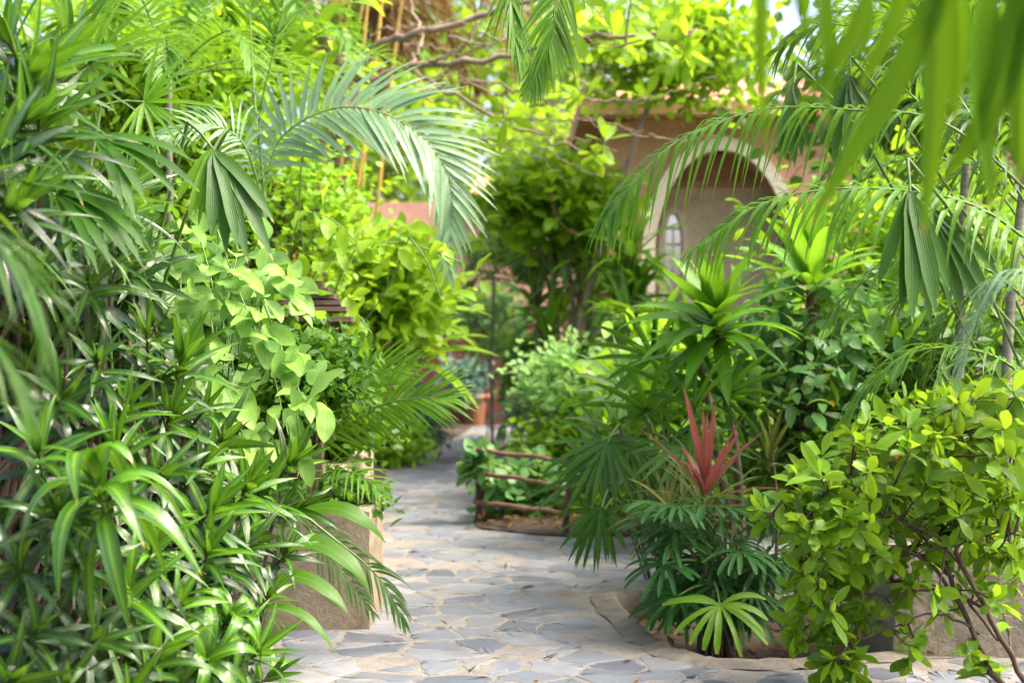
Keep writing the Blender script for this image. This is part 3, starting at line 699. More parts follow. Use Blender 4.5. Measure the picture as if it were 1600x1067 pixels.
# R7: the right-hand areca with the long arching fronds
palm('tall areca palm on the right whose fronds arch far left over the path', (2.55, 6.6, 0), (2.5, 6.5, 2.3), [
  dict(c=pp((1640, 330, 6.4), (1480, 195, 6.4), (1330, 172, 6.5), (1190, 172, 6.6), (1060, 220, 6.6), (985, 290, 6.6), (948, 340, 6.6)), pairs=32, L=.58, W=.013, droop=3.2, a0=60, a1=28, lift=.1, bare=.2, up=np.array([0, -.35, 1]), dpow=.7),
  dict(c=pp((1660, 420, 6.0), (1540, 330, 6.0), (1430, 300, 6.0), (1290, 296, 6.0), (1180, 325, 6.0), (1085, 390, 6.0)), pairs=32, L=.52, W=.013, droop=3.0, a0=62, a1=25, lift=.15, bare=.1, up=np.array([0, -.4, 1]), dpow=.7),
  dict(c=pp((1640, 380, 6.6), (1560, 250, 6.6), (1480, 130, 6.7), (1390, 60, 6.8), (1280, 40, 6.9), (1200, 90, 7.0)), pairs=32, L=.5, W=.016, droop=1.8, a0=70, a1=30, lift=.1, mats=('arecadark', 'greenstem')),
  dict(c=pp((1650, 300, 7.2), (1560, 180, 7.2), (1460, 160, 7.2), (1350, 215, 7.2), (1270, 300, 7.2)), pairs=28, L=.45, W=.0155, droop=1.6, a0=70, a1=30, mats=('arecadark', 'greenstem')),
  dict(c=pp((1640, 500, 6.8), (1540, 420, 6.8), (1440, 400, 6.8), (1350, 440, 6.8), (1300, 500, 6.8)), pairs=26, L=.46, W=.014, droop=1.6, a0=70, a1=28),
  dict(c=pp((1650, 640, 6.4), (1560, 560, 6.4), (1450, 545, 6.4), (1370, 590, 6.4), (1325, 655, 6.4)), pairs=26, L=.4, W=.011, droop=1.8, a0=65, a1=25),
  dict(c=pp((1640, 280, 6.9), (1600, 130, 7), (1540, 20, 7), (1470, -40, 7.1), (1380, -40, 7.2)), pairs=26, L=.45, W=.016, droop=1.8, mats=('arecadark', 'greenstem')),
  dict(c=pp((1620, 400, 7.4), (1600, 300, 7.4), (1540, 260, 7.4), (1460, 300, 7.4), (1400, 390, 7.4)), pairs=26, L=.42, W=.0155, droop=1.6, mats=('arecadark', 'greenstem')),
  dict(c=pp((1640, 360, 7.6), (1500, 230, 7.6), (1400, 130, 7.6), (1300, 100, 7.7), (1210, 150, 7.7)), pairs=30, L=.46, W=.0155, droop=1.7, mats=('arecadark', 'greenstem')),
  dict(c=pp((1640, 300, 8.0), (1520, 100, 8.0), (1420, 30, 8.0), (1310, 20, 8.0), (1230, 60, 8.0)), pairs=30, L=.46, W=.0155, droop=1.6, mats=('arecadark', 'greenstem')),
  dict(c=pp((1640, 420, 7.8), (1560, 300, 7.8), (1480, 250, 7.8), (1380, 260, 7.8), (1300, 330, 7.8)), pairs=30, L=.44, W=.014, droop=1.6),
  dict(c=pp((1640, 460, 7.0), (1580, 380, 7.0), (1520, 370, 7.0), (1440, 420, 7.0), (1390, 500, 7.0)), pairs=28, L=.46, W=.013, droop=1.6),
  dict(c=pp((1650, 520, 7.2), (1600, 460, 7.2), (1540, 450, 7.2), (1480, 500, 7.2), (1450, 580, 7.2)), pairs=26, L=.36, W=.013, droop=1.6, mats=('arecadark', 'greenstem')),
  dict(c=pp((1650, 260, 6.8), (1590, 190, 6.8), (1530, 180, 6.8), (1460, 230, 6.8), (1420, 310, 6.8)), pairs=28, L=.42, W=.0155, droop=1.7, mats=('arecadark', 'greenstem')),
 ], stems=[((2.45, 7.0, 0), (2.55, 7.0, 2.8)), ((2.75, 6.9, 0), (2.62, 6.9, 3.2)), ((2.25, 7.3, 0), (2.3, 7.2, 2.4))])
palm('areca palm at the right edge holding one pale grey-green frond', (2.25, 4.7, 0), (2.05, 4.6, 1.55), [
  dict(c=pp((1690, 520, 4.5), (1640, 440, 4.5), (1580, 430, 4.5), (1530, 490, 4.5), (1500, 590, 4.5)), pairs=30, L=.24, W=.008, droop=1.6, mats=('silver', 'greenstem'), a0=65, a1=25),
 ], trunk_r=.02)
palm('overhead palm hanging a dark green frond into the top centre', (2.9, 7.6, 0), (2.75, 7.3, 3.9), [
  dict(c=[np.array([2.7, 7.2, 3.95]), np.array([1.5, 6.7, 4.35]), np.array([.6, 6.5, 3.9]), P(880, -30, 6.4), P(862, 60, 6.4), P(828, 140, 6.4)], pairs=52, L=.30, W=.0085, droop=.9, a0=62, a1=22, lift=.05, bare=.3, up=np.array([.25, -1, .15])),
  dict(c=[np.array([2.7, 7.2, 3.95]), np.array([1.4, 6.9, 4.4]), np.array([.5, 6.8, 4.1]), P(812, -60, 6.8), P(800, 20, 6.8), P(815, 110, 6.8)], pairs=52, L=.32, W=.009, droop=1.2, a0=55, a1=18, lift=.05, bare=.3, up=np.array([.8, -.6, .15])),
 ])
# R8: foreground blades, out of focus
def blade(mb, pts, wpx, d, tint=.4, m=0):
    q = spline(pp(*[(x, y, d+k*.03) for k, (x, y) in enumerate(pts)]), 16); T = nrm(np.gradient(q, axis=0))
    S = nrm(np.cross(T, np.array([U(-.5, .5), -1, .2]))); Nn = np.cross(S, T); t_ = np.linspace(0, 1, 16)
    w_ = (wpx*.8/2*d/FPX*np.clip(.5+t_*2, 0, 1)*np.clip((1-t_)*2.2, 0, 1)**.7)[:, None]
    for k_, (u0, u1) in enumerate([(-1, -.5), (-.5, 0), (0, .5), (.5, 1)]):
        a_, b_ = q+S*w_*u0+Nn*w_*abs(u0)*.35, q+S*w_*u1+Nn*w_*abs(u1)*.35
        v = np.stack([a_, b_], 1).reshape(-1, 3); i_ = np.arange(15)*2
        mb.add(v, np.column_stack([i_, i_+1, i_+3, i_+2]), np.stack(np.broadcast_arrays(np.array([(u0+1)/2, (u1+1)/2])[None], t_[:, None]), -1), tint, m)
npalm = thing('near_palm', 'near palm with broad blurred yellow-green leaflets hanging in the top right', 'palm', (1.45, 2.2, 0))
mb = MB(); tube(mb, stem_path((1.45, 2.2, 0), (1.35, 2.2, 2.2), .05), .022, 8); mb.build('trunk', M['palestem'], npalm)
for dn, rach, bl_ in [
  (2.15, [(1420, -75), (1300, -95), (1180, -80)], [([(1196, -80), (1190, 60), (1193, 225)], 30), ([(1262, -85), (1288, 20), (1292, 205)], 40), ([(1380, -80), (1325, 70), (1235, 180)], 34), ([(1240, -80), (1250, -10), (1262, 60)], 34)]),
  (2.3, [(1560, -75), (1480, -90), (1390, -85)], [([(1500, -85), (1405, 120), (1258, 360)], 58), ([(1455, -85), (1462, 120), (1442, 375)], 58), ([(1330, -85), (1352, 10), (1345, 105)], 40), ([(1420, -85), (1400, 30), (1340, 150)], 40)]),
  (2.5, [(1700, -20), (1640, -70), (1540, -75)], [([(1545, -75), (1528, 130), (1548, 330)], 72), ([(1600, -70), (1560, 140), (1470, 290)], 60), ([(1640, -40), (1600, 120), (1592, 290)], 66), ([(1580, -70), (1590, 20), (1570, 120)], 60), ([(1490, -75), (1500, 60), (1490, 200)], 44)])]:
    mb = MB(); tube(mb, spline([np.array([1.35, 2.2, 2.2])]+pp(*[(x, y, dn) for x, y in rach]), 16), np.linspace(.008, .004, 16), 6, 1)
    for pts_, w_ in bl_: blade(mb, pts_, w_, dn, U(0, .7))
    mb.build('frond', [M['near'], M['greenstem']], npalm)
# L1: near silvery leaflets at the left edge
palm('out of focus palm with silvery drooping blades at the left edge', (-1.5, 2.9, 0), (-1.35, 2.9, 1.5), [
  dict(c=[np.array([-1.3, 2.9, 1.5]), P(-120, 330, 3.0), P(-40, 350, 3.0), P(30, 420, 3.0), P(60, 520, 3.0)], pairs=11, L=.34, W=.013, droop=2.0, a0=50, a1=20, lift=.1, mats=('arecadark', 'greenstem')),
  dict(c=[np.array([-1.3, 2.9, 1.5]), P(-130, 480, 2.9), P(-60, 500, 2.9), P(0, 560, 2.9), P(30, 640, 2.9)], pairs=10, L=.28, W=.012, droop=2.0, a0=50, a1=20, mats=('arecadark', 'greenstem')),
 ], mats=('silver', 'greenstem'), trunk_r=.02)
# L7: silver arching frond, left centre
palm('pale silvery palm frond arching over the left shrubs', P(405, 560, 8.2)*np.array([1, 1, 0]), P(412, 300, 8.2), [
  dict(c=pp((412, 300, 8.2), (440, 215, 8.2), (520, 170, 8.2), (600, 178, 8.2), (670, 225, 8.2), (705, 300, 8.2), (700, 420, 8.2)), pairs=46, L=.50, W=.019, droop=.5, a0=72, a1=22, lift=.12, up=np.array([.2, -.9, .4]), mats=('silver', 'greenstem'), bare=.08),
  dict(c=pp((412, 300, 8.2), (405, 190, 8.1), (425, 90, 8.0), (450, -30, 7.9)), pairs=10, L=.35, W=.01, droop=.6, bare=.7),
  dict(c=pp((412, 300, 8.3), (400, 180, 8.4), (392, 60, 8.5), (388, -60, 8.6)), pairs=8, L=.35, W=.01, droop=.6, bare=.75),
  dict(c=pp((412, 320, 8.0), (380, 225, 7.9), (320, 195, 7.8), (255, 215, 7.7)), pairs=26, L=.30, W=.009, droop=.9, up=np.array([0, -.7, .7]), mats=('silver', 'greenstem')),
 ], trunk_r=.025, tmat='greenstem')
palm('fresh green palm frond reaching right over the path behind the low wall', np.array([-1.35, 8.15, .56]), P(480, 700, 8.0), [
  dict(c=pp((470, 720, 8.0), (530, 665, 7.9), (590, 635, 7.8), (650, 622, 7.7), (705, 622, 7.7)), pairs=30, L=.42, W=.011, droop=.35, a0=62, a1=20, up=np.array([.1, -.85, .5]), lift=.1),
  dict(c=pp((470, 720, 8.0), (500, 640, 8.0), (560, 590, 8.0), (640, 570, 8.0)), pairs=28, L=.4, W=.011, droop=.4, a0=62, a1=22, up=np.array([.1, -.8, .6])),
  dict(c=pp((470, 720, 8.1), (470, 620, 8.1), (500, 560, 8.1), (560, 520, 8.1)), pairs=26, L=.36, W=.011, droop=.5, up=np.array([0, -.6, .8])),
 ], trunk_r=.02, tmat='greenstem')
palm('small palm growing out of the beige planter with hanging dark leaflets', np.array([-1.1, 7.75, .56]), P(520, 730, 7.6), [
  dict(c=pp((470, 770, 7.5), (520, 735, 7.4), (565, 745, 7.3), (600, 775, 7.2)), pairs=15, L=.22, W=.008, droop=1.0, up=np.array([0, -.5, .85])),
  dict(c=pp((470, 800, 6.9), (520, 840, 6.9), (570, 880, 6.9), (605, 920, 6.9), (632, 975, 6.9)), pairs=20, L=.22, W=.007, droop=1.3, a0=50, a1=18, mats=('arecadark', 'greenstem'), up=np.array([.5, -.8, .2])),
  dict(c=pp((470, 810, 6.8), (500, 850, 6.8), (540, 900, 6.8), (580, 955, 6.8)), pairs=16, L=.2, W=.007, droop=1.2, a0=50, a1=18, mats=('arecadark', 'greenstem'), up=np.array([.5, -.8, .2])),
 ], trunk_r=.015, tmat='greenstem')

# ---- fan palms
def fan_palm(label, root, hubs, L, W, segs=11, span=200, mat='fan', smat='greenstem', cat='palm', name='lady_palm', droop=.5, canes=True, group=None, prof=pr_blunt, cmat='bark'):
    """hubs: (point, axis, normal, scale)"""
    t = thing(name, label, cat, root, group); root = np.array(root)
    mbs = MB(); any_ = False
    for h in hubs:
        p, ax, no, s = h[:4]; p = np.array(p); ax = nrm(ax)
        base = p - ax*.25*s - np.array([0, 0, .12*s])
        if canes:
            g = root+np.array([U(-.12, .12), U(-.12, .12), 0]); tube(mbs, stem_path(g, base, .1), .008, 6); any_ = True
        sp_ = h[5] if len(h) > 5 else span+U(-25, 25)
        mb = MB(); fan(mb, base, p, ax, no, int(segs+U(-2, 2.9)), sp_, L*s, W*s, droop*U(.7, 1.3), prof)
        mb.build('fan_leaf', [M[h[4] if len(h) > 4 else mat], M[smat]], t)
    if any_: mbs.build('stem', M[cmat], t)
    return t
# L2b lime fan near the top left, L4 long hanging fan
fan_palm('lime fan palm spreading thin segments beside the top left dracaena', (-1.75, 5.6, .05), [
   (P(140, 100, 5.2), (.9, -.2, .25), (-.1, -.8, .6), 1.0), (P(150, 15, 5.5), (.8, 0, .3), (0, -.8, .6), 1.0), (P(225, 160, 5.7), (.7, 0, -.3), (0, -.9, .4), .75)], .47, .013, 13, 190, 'fanlime', prof=pr_leaflet, droop=.35, cmat='greenstem')
fan_palm('dark fan palm with blunt hanging segments over the left shrubs', (-2.1, 6.3, .05), [
   (P(335, 236, 5.6), (.38, -.2, -.85), (.3, -.8, .45), 1.2), (P(333, 234, 5.6), (-.25, -.2, -.9), (.2, -.9, .3), .8, 'fanlime'), (P(150, 215, 5.0), (.8, -.2, -.5), (0, -.6, .8), 1.0, 'fan'), (P(90, 300, 4.9), (.7, -.3, -.5), (0, -.6, .8), 1.0, 'fan')], .42, .019, 7, 62, 'fan', prof=pr_strap, droop=.9, cmat='greenstem')
# R1 lady palm in front of the middle bed
R1 = [(1010, 642, 8.6, (-.1, -.2, .8), (.1, -1, .3), 1.0), (985, 700, 8.4, (-.5, -.3, .1), (0, -.8, .6), .95), (940, 690, 8.3, (-.4, -.3, -.5), (-.2, -.7, .6), .85), (1050, 610, 8.9, (.1, -.1, .9), (0, -1, .2), .95),
      (942, 800, 8.0, (-.35, -.3, -.9), (-.6, -.7, .2), .75), (1010, 730, 8.5, (-.2, -.4, -.7), (0, -.7, .7), .9), (1045, 690, 8.6, (.2, -.4, -.4), (0, -.7, .7), .9), (975, 610, 9.2, (-.6, 0, .4), (0, -.8, .6), .85), (1040, 760, 8.7, (0, -.4, -.8), (0, -.8, .5), .8), (1085, 640, 8.0, (.3, -.3, .3), (0, -.8, .6), .9), (1130, 620, 8.3, (.5, -.2, .4), (0, -.9, .5), .9), (1070, 700, 8.1, (.2, -.4, -.5), (0, -.7, .7), .85), (930, 740, 8.3, (-.7, -.3, -.4), (-.1, -.7, .7), .9), (1020, 560, 9.0, (-.2, -.1, .9), (0, -1, .3), .95)]
fan_palm('dark lady palm with star-like fan leaves beside the rustic fence', (.95, 8.9, 0), [(P(a, b, c), d, e, s) for a, b, c, d, e, s in R1]+[(P(940, 792, 8.0), (-.2, -.3, -1), (-.5, -.9, .1), .8, 'fan', 80), (P(950, 690, 8.2), (-.3, -.3, -.9), (-.3, -.9, .3), .9, 'fan', 110)], .48, .018, 11, 230, 'fan', prof=pr_strap, droop=.55)
# R4 dwarf lady palm in the sunken bed
R4 = []
for _ in range(50):
    px, py = U(1025, 1225), U(775, 950); d = U(7.0, 7.6)
    c = np.array([(px-1120)/110, -(7.6-d)*1.2-.2, (860-py)/190]); R4.append((P(px, py, d), c+np.array([0, 0, -.25]), np.array([c[0]*.4, -.45, .9]), U(.75, 1.05)))
R4 += [(P(1125, 945, 6.85), (0, -.5, -.55), (0, -.5, .8), 1.15, 'fanlime'), (P(1040, 880, 7.0), (-.7, -.3, -.4), (-.2, -.4, .8), 1.0), (P(1060, 930, 7.0), (-.6, -.4, -.6), (-.2, -.4, .8), .9)]
fan_palm('dense dwarf fan palm with blunt blue-green segments in the sunken bed', (1.05, 7.25, -.12), R4, .26, .0135, 10, 220, 'dwarffan', name='dwarf_fan_palm', droop=1.0)
# hanging broad fan, right
fan_palm('fan palm with one broad dark leaf hanging straight down on the right', (2.85, 7.0, .5), [
   (P(1422, 300, 5.7), (.0, -.15, -1), (.1, -1, -.1), 1.1), (P(1460, 330, 6.0), (.35, 0, -.8), (0, -.9, .3), 1.0), (P(1240, 130, 7.2), (-.1, -.2, -.9), (0, -.9, .3), .9), (P(1330, 120, 7.0), (0, -.2, -.9), (0, -.9, .3), 1.0)], .50, .026, 9, 38, 'fan', prof=pr_strap, droop=.5, cmat='greenstem')

# ---- broad dracaenas / cordylines (rosettes on canes)
def cane_plant(label, root, heads, name='cane_dracaena', mat='fragrans', cat='shrub', r=.03, smat='bark', group=None):
    """heads: (point, axis, n leaves, L, W, droop, tint, up0, up1)"""
    t = thing(name, label, cat, root, group); mb = MB()
    for h in heads: tube(mb, stem_path(root, h[0], .06, 12), np.linspace(r, r*.6, 12), 8)
    mb.build('stem', M[smat], t)
    for h in heads:
        mb = MB(); rosette(mb, h[0], h[1], h[2], h[3], h[4], h[5], .16, h[7], h[8], pr_lance, .3, 10, h[6], 0, .08)
        mb.build('leaf_rosette', M[h[9] if len(h) > 9 else mat], t)
    return t
cane_plant('broad leaved dracaena with arching glossy leaves left of the backlit one', (P(1165, 700, 8.4)[0], 8.4, 0), [(P(1118, 490, 8.2), (-.15, -.25, 1), 40, .50, .052, .9, (.3, 1), 10, 112), (P(1085, 545, 8.4), (-.4, -.3, .8), 18, .4, .03, 1.0, (0, .7), 15, 105)])
cane_plant('tall dracaena on a bare trunk with a bright backlit head of leaves', (P(1248, 800, 8.8)[0], 8.8, 0), [(P(1268, 430, 8.9), (0, -.15, 1), 36, .62, .044, .9, (.4, 1), 8, 100)], r=.055)
cane_plant('red cordyline with upright crimson leaves above the dwarf fan palm', (P(1105, 900, 7.6)[0], 7.6, -.12), [
   (P(1103, 742, 7.6), (0, -.1, 1), 13, .50, .021, .5, (.2, 1), 6, 58, 'redleaf'), (P(1100, 775, 7.6), (0, -.2, 1), 30, .42, .010, 1.0, (0, 1), 35, 95, 'cordy')], name='red_cordyline', r=.014)
cane_plant('slender dull green cordyline left of the red one', (P(1050, 900, 7.9)[0], 7.9, 0), [(P(1045, 790, 7.9), (-.3, -.2, 1), 30, .36, .010, 1.1, (0, 1), 25, 100)], name='narrow_cordyline', mat='cordy', r=.012)
cane_plant('olive cordyline half hidden below the grey-green shrub', (P(1210, 860, 8.4)[0], 8.4, 0), [(P(1205, 700, 8.4), (.1, -.1, 1), 22, .34, .013, .8, (0, .7), 12, 90, 'cordy')], name='narrow_cordyline', r=.012)

# ---- shrubs made of clumps of leaves on twigs
def shrub(label, root, c, rad, clumps, per, L, W, mat, name='shrub', cat='shrub', prof=pr_oval, spread=.09, droop=.5, tint=(0, 1), n=5, r=.012, smat='twig', wh=False, group=None, shell=.5, up=.5, fold=.2, flowers=None, face=.4, low=-1):
    t = thing(name, label, cat, root, group)
    c = np.array(c, float); rad = np.array(rad, float)
    u = rand_dirs(clumps); u[:, 2] = np.where(u[:, 2] < low, -u[:, 2], u[:, 2])
    rr = U(0, 1, clumps)**shell; K = c+u*rad*rr[:, None]
    ms, ml = MB(), MB()
    main = [stem_path(np.array(root)+np.array([U(-.1, .1), U(-.1, .1), 0])*min(rad[0], 1), c+np.array([U(-.5, .5)*rad[0], U(-.5, .5)*rad[1], U(-.3, .3)*rad[2]]), .2, 8) for _ in range(5)]
    for q in main: tube(ms, q, np.linspace(r, r*.5, 8), 6)
    for k in range(clumps):
        m0 = main[int(U(0, 5))]; s = m0[int(U(3, 8))]
        tube(ms, stem_path(s, K[k], .15, 6), np.linspace(r*.45, r*.15, 6), 4, cap=False)
    ct = U(0, 1, clumps)
    out = nrm((K-c)/rad+Z3*.35)
    if wh:                                        # whorls at the twig tips, as on the yellow-green bush
        for k in range(clumps):
            rosette(ml, K[k], out[k]+np.array([0, -.3, up]), per, L*U(.75, 1.2), W*U(.8, 1.15), droop, .05, 20, 105, prof, fold, n, (tint[0], tint[1]), 0, .06, .25)
    else:
        idx = np.repeat(np.arange(clumps), per); kk = len(idx)
        B = K[idx]+rng.normal(size=(kk, 3))*spread*np.array([1, 1, .8])
        D = out[idx]*.6+rand_dirs(kk)+Z3*(up-.5)
        Nn = Z3+rand_dirs(kk)*.7+np.array([0, -face, 0])
        leaves(ml, B, D, Nn, L*U(.6, 1.25, kk), W*U(.7, 1.2, kk), droop*U(0, 1.6, kk), prof, fold, n, tint[0]+(tint[1]-tint[0])*np.clip(.5*ct[idx]+.5*U(0, 1, kk), 0, 1))
    ms.build('branch', M[smat], t); ml.build('foliage', M[mat], t)
    if flowers:
        for (p, fm, sz) in flowers:
            mf = MB(); rosette(mf, p, (0, -.8, .5), 6, sz, sz*.35, .3, .005, 40, 85, pr_oval, .2, 4); mf.build('flower', M[fm], t)
    return t
def blob(px, py, d, rx, ry, rd):        # centre and radii from the photograph's pixels
    return P(px, py, d), (rx*d/FPX, rd, ry*d/FPX)
def sh(label, px, py, d, rx, ry, rd, clumps, per, lpx, wpx, mat, root=None, **k):
    c, rad = blob(px, py, d, rx, ry, rd)
    return shrub(label, (c[0], c[1], 0) if root is None else root, c, rad, clumps, per, lpx*d/FPX, wpx*d/FPX, mat, **k)

# right side
def pixel_bush(label, root, limbs, regions, D0, L, W, mat, per, name, flowers=()):
    t = thing(name, label, 'shrub', root); ms = MB(); allp = []; sprays = []
    for pts, r0, r1 in limbs:
        q = spline(pts, 22); q[1:-1] += rng.normal(0, .006, (20, 3)); tube(ms, q, np.linspace(r0, r1, 22), 7); allp.append(q[4:])
    allp = np.vstack(allp)
    for poly, cnt, dr in regions:
        ml = MB(); sprays.append(ml); k = 0; poly = np.array(poly, float); lo, hi = poly.min(0), poly.max(0)
        while k < cnt:
            px, py = U(lo[0], hi[0]), U(lo[1], hi[1])
            if not inside(poly, px, py): continue
            k += 1; w_ = P(px, py, D0+U(-dr, dr)); dd = np.linalg.norm(allp-w_, axis=1); s_ = allp[np.argmin(dd+U(0, .12, len(dd)))]
            q = stem_path(s_, w_, .22, 8); tube(ms, q, np.linspace(.0055, .0022, 8), 5, cap=False)
            ax = nrm(w_-s_)*.6+np.array([U(-.7, .7), U(-.8, .2), U(-.1, .8)])
            rosette(ml, w_, ax, int(U(4, per)), L*U(.45, 1.25), W*U(.7, 1.2), .7, .05, 25, 115, pr_obov, .18, 7, (U(0, .5), U(.5, 1)), 0, .1, .35)
            b = q[rng.integers(3, 8, 4)]; leaves(ml, b, rand_dirs(4)+np.array([0, -.2, .1]), Z3+.7*rand_dirs(4), L*U(.5, 1, 4), W*U(.6, 1.1, 4), .5, pr_obov, .18, 6, U(0, 1, 4), 0, .1)
    ms.build('branch', M['twig'], t)
    for ml in sprays: ml.build('leaf_spray', M[mat], t)
    for (p, fm, sz) in flowers:
        mf = MB(); rosette(mf, p, (0, -.8, .5), 6, sz, sz*.35, .3, .005, 40, 85, pr_oval, .2, 4); mf.build('flower', M[fm], t)
B6 = 5.9
pixel_bush('yellow-green bush of oval leaves on dark twigs at the right front', (P(1600, 1100, B6)[0], B6, 0), [
  (pp((1612, 1090, B6), (1560, 1065, B6), (1510, 960, B6), (1470, 870, B6), (1390, 790, B6), (1330, 740, B6)), .016, .005),
  (pp((1625, 1090, B6-.1), (1600, 1062, B6-.1), (1545, 960, B6-.1), (1500, 870, B6-.1), (1480, 760, B6), (1440, 690, B6)), .015, .005),
  (pp((1510, 960, B6), (1450, 880, B6), (1380, 850, B6-.1), (1290, 840, B6-.1), (1230, 800, B6-.1)), .009, .004),
  (pp((1545, 960, B6-.1), (1480, 920, B6), (1390, 930, B6), (1300, 930, B6), (1290, 960, B6)), .008, .003),
  (pp((1490, 900, B6), (1420, 860, B6), (1340, 875, B6), (1300, 900, B6)), .007, .003),
  (pp((1500, 870, B6), (1560, 780, B6+.1), (1580, 690, B6+.1), (1560, 610, B6+.1)), .009, .004),
  (pp((1610, 840, B6-.1), (1560, 830, B6-.1), (1480, 850, B6-.1), (1400, 880, B6-.1)), .007, .003),
  (pp((1560, 1000, B6), (1500, 930, B6), (1400, 905, B6+.1), (1310, 870, B6+.1), (1240, 880, B6+.1)), .007, .003),
  (pp((1530, 990, B6), (1470, 960, B6-.05), (1380, 985, B6-.1), (1310, 1010, B6-.1)), .006, .0025),
  (pp((1500, 880, B6), (1450, 830, B6-.1), (1370, 800, B6-.15), (1290, 790, B6-.15), (1200, 810, B6-.15)), .007, .003),
  (pp((1480, 870, B6), (1400, 840, B6+.1), (1330, 780, B6+.1), (1270, 730, B6+.1)), .006, .0025),
  (pp((1640, 760, B6), (1590, 700, B6), (1500, 670, B6), (1420, 680, B6)), .008, .003),
 ], [([(1185, 800), (1250, 730), (1330, 650), (1440, 610), (1430, 800), (1330, 880), (1230, 870)], 76, .45),
     ([(1430, 620), (1520, 595), (1610, 610), (1610, 720), (1520, 760), (1430, 760)], 56, .45),
     ([(1430, 760), (1610, 720), (1610, 900), (1500, 860), (1430, 840)], 34, .3),
     ([(1235, 860), (1420, 850), (1430, 950), (1290, 985)], 30, .25),
     ([(1430, 845), (1610, 850), (1610, 960), (1450, 955)], 18, .25), ([(1200, 900), (1300, 880), (1330, 1045), (1255, 1050)], 16, .15),
     ([(1285, 1020), (1330, 990), (1345, 1050), (1290, 1060)], 6, .08), ([(1400, 980), (1450, 960), (1440, 1040), (1410, 1050)], 3, .08), ([(1500, 1030), (1560, 1000), (1590, 1040), (1530, 1060)], 4, .08)],
  B6, .122, .0235, 'gold', 7, 'yellow_green_bush', [(P(1455, 684, 5.6), 'redflower', .022), (P(1400, 712, 5.7), 'redflower', .014)])
sh('grey-green leafy shrub in front of the bare dracaena trunk', 1245, 600, 8.9, 125, 160, .5, 52, 12, 38, 9, 'jasmine', spread=.13, n=5, droop=.9, r=.014, flowers=[(P(1290, 590, 8.5), 'yellowflower', .03), (P(1300, 630, 8.5), 'yellowflower', .025)])
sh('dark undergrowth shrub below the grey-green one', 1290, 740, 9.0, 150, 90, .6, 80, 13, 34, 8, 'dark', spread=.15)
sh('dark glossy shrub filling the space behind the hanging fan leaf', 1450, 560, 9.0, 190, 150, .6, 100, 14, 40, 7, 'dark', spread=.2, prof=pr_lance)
sh('mid green shrub with narrow leaves at the right edge', 1560, 760, 7.6, 110, 150, .4, 60, 14, 44, 7, 'jasmine', spread=.14, prof=pr_lance)
sh('dark foliage plant growing out of the concrete block', 1450, 805, 7.25, 115, 42, .2, 50, 12, 36, 8, 'dark', root=(P(1470, 0, 7.2)[0], 7.2, .5), spread=.09, prof=pr_lance, tint=(.1, .8))
sh('mixed leafy shrub behind the lady palm', 1080, 640, 10.4, 130, 130, .6, 90, 14, 40, 9, 'bright', spread=.16, tint=(0, .6))
sh('lush tall shrub behind the backlit dracaena', 1410, 450, 12, 190, 180, 1.2, 150, 15, 36, 8, 'bright', spread=.25, tint=(0, .8))
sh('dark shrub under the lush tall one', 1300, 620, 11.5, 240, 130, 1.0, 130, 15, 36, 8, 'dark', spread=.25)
# middle bed
sh('dark leafy plant climbing along the rustic fence', 825, 765, 12.0, 75, 46, .3, 50, 8, 26, 9, 'jasmine', spread=.09, tint=(.2, 1))
sh('single leafy plant rising over the front corner of the fence', 752, 722, 11.7, 22, 28, .12, 15, 6, 26, 9, 'jasmine', spread=.04, tint=(.4, 1), r=.006)
sh('low green plant inside the bed right of the second post', 985, 790, 12.0, 80, 40, .35, 50, 9, 22, 7, 'bright', spread=.1, tint=(0, .7))
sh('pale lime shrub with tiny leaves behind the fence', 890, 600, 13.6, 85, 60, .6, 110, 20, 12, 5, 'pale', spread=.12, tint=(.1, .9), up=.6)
sh('green shrub with small leaves under the pale lime one', 900, 680, 13.2, 100, 45, .7, 80, 16, 14, 5, 'bright', spread=.12)
sh('variegated cream edged plant beside the steps', 832, 650, 19, 36, 34, .5, 26, 9, 24, 6, 'cream', spread=.12, prof=pr_lance)
sh('shaded plant right of the woven pot', 850, 610, 20, 60, 60, .6, 50, 14, 18, 5, 'dark', spread=.16)
# far end
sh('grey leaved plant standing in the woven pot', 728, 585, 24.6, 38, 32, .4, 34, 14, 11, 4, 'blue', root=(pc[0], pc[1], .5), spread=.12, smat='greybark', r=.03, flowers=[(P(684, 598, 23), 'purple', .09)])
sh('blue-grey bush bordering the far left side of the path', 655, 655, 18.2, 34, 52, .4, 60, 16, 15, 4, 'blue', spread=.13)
sh('low lime hedge at the far left bend of the path', 622, 695, 17.2, 42, 34, .5, 46, 16, 12, 5, 'bright', spread=.12, tint=(.4, 1))
# left
sh('bright small leaved shrub in the left middle ground', 390, 320, 10.4, 180, 130, .8, 210, 22, 17, 6, 'bright', spread=.16, tint=(.1, 1), prof=pr_oval, n=4)
sh('lime shrub behind the top left dracaena', 250, 130, 10.5, 190, 130, .8, 170, 18, 26, 6.5, 'bright', spread=.22, tint=(.3, 1))
sh('large leaved green shrub under the tree branch', 330, 60, 11.5, 170, 110, .8, 90, 13, 44, 11, 'banana', spread=.25, tint=(.0, .8))
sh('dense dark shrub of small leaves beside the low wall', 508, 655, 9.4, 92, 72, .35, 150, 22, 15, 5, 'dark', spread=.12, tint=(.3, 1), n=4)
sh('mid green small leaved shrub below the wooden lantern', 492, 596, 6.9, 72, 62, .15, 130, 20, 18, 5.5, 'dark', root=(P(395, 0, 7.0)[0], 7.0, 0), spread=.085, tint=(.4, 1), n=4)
sh('small leafy plant filling the top of the beige planter', 545, 775, 7.75, 55, 22, .18, 36, 12, 20, 6, 'dark', root=(P(530, 0, 7.75)[0], 7.75, .5), spread=.06, tint=(.3, 1))
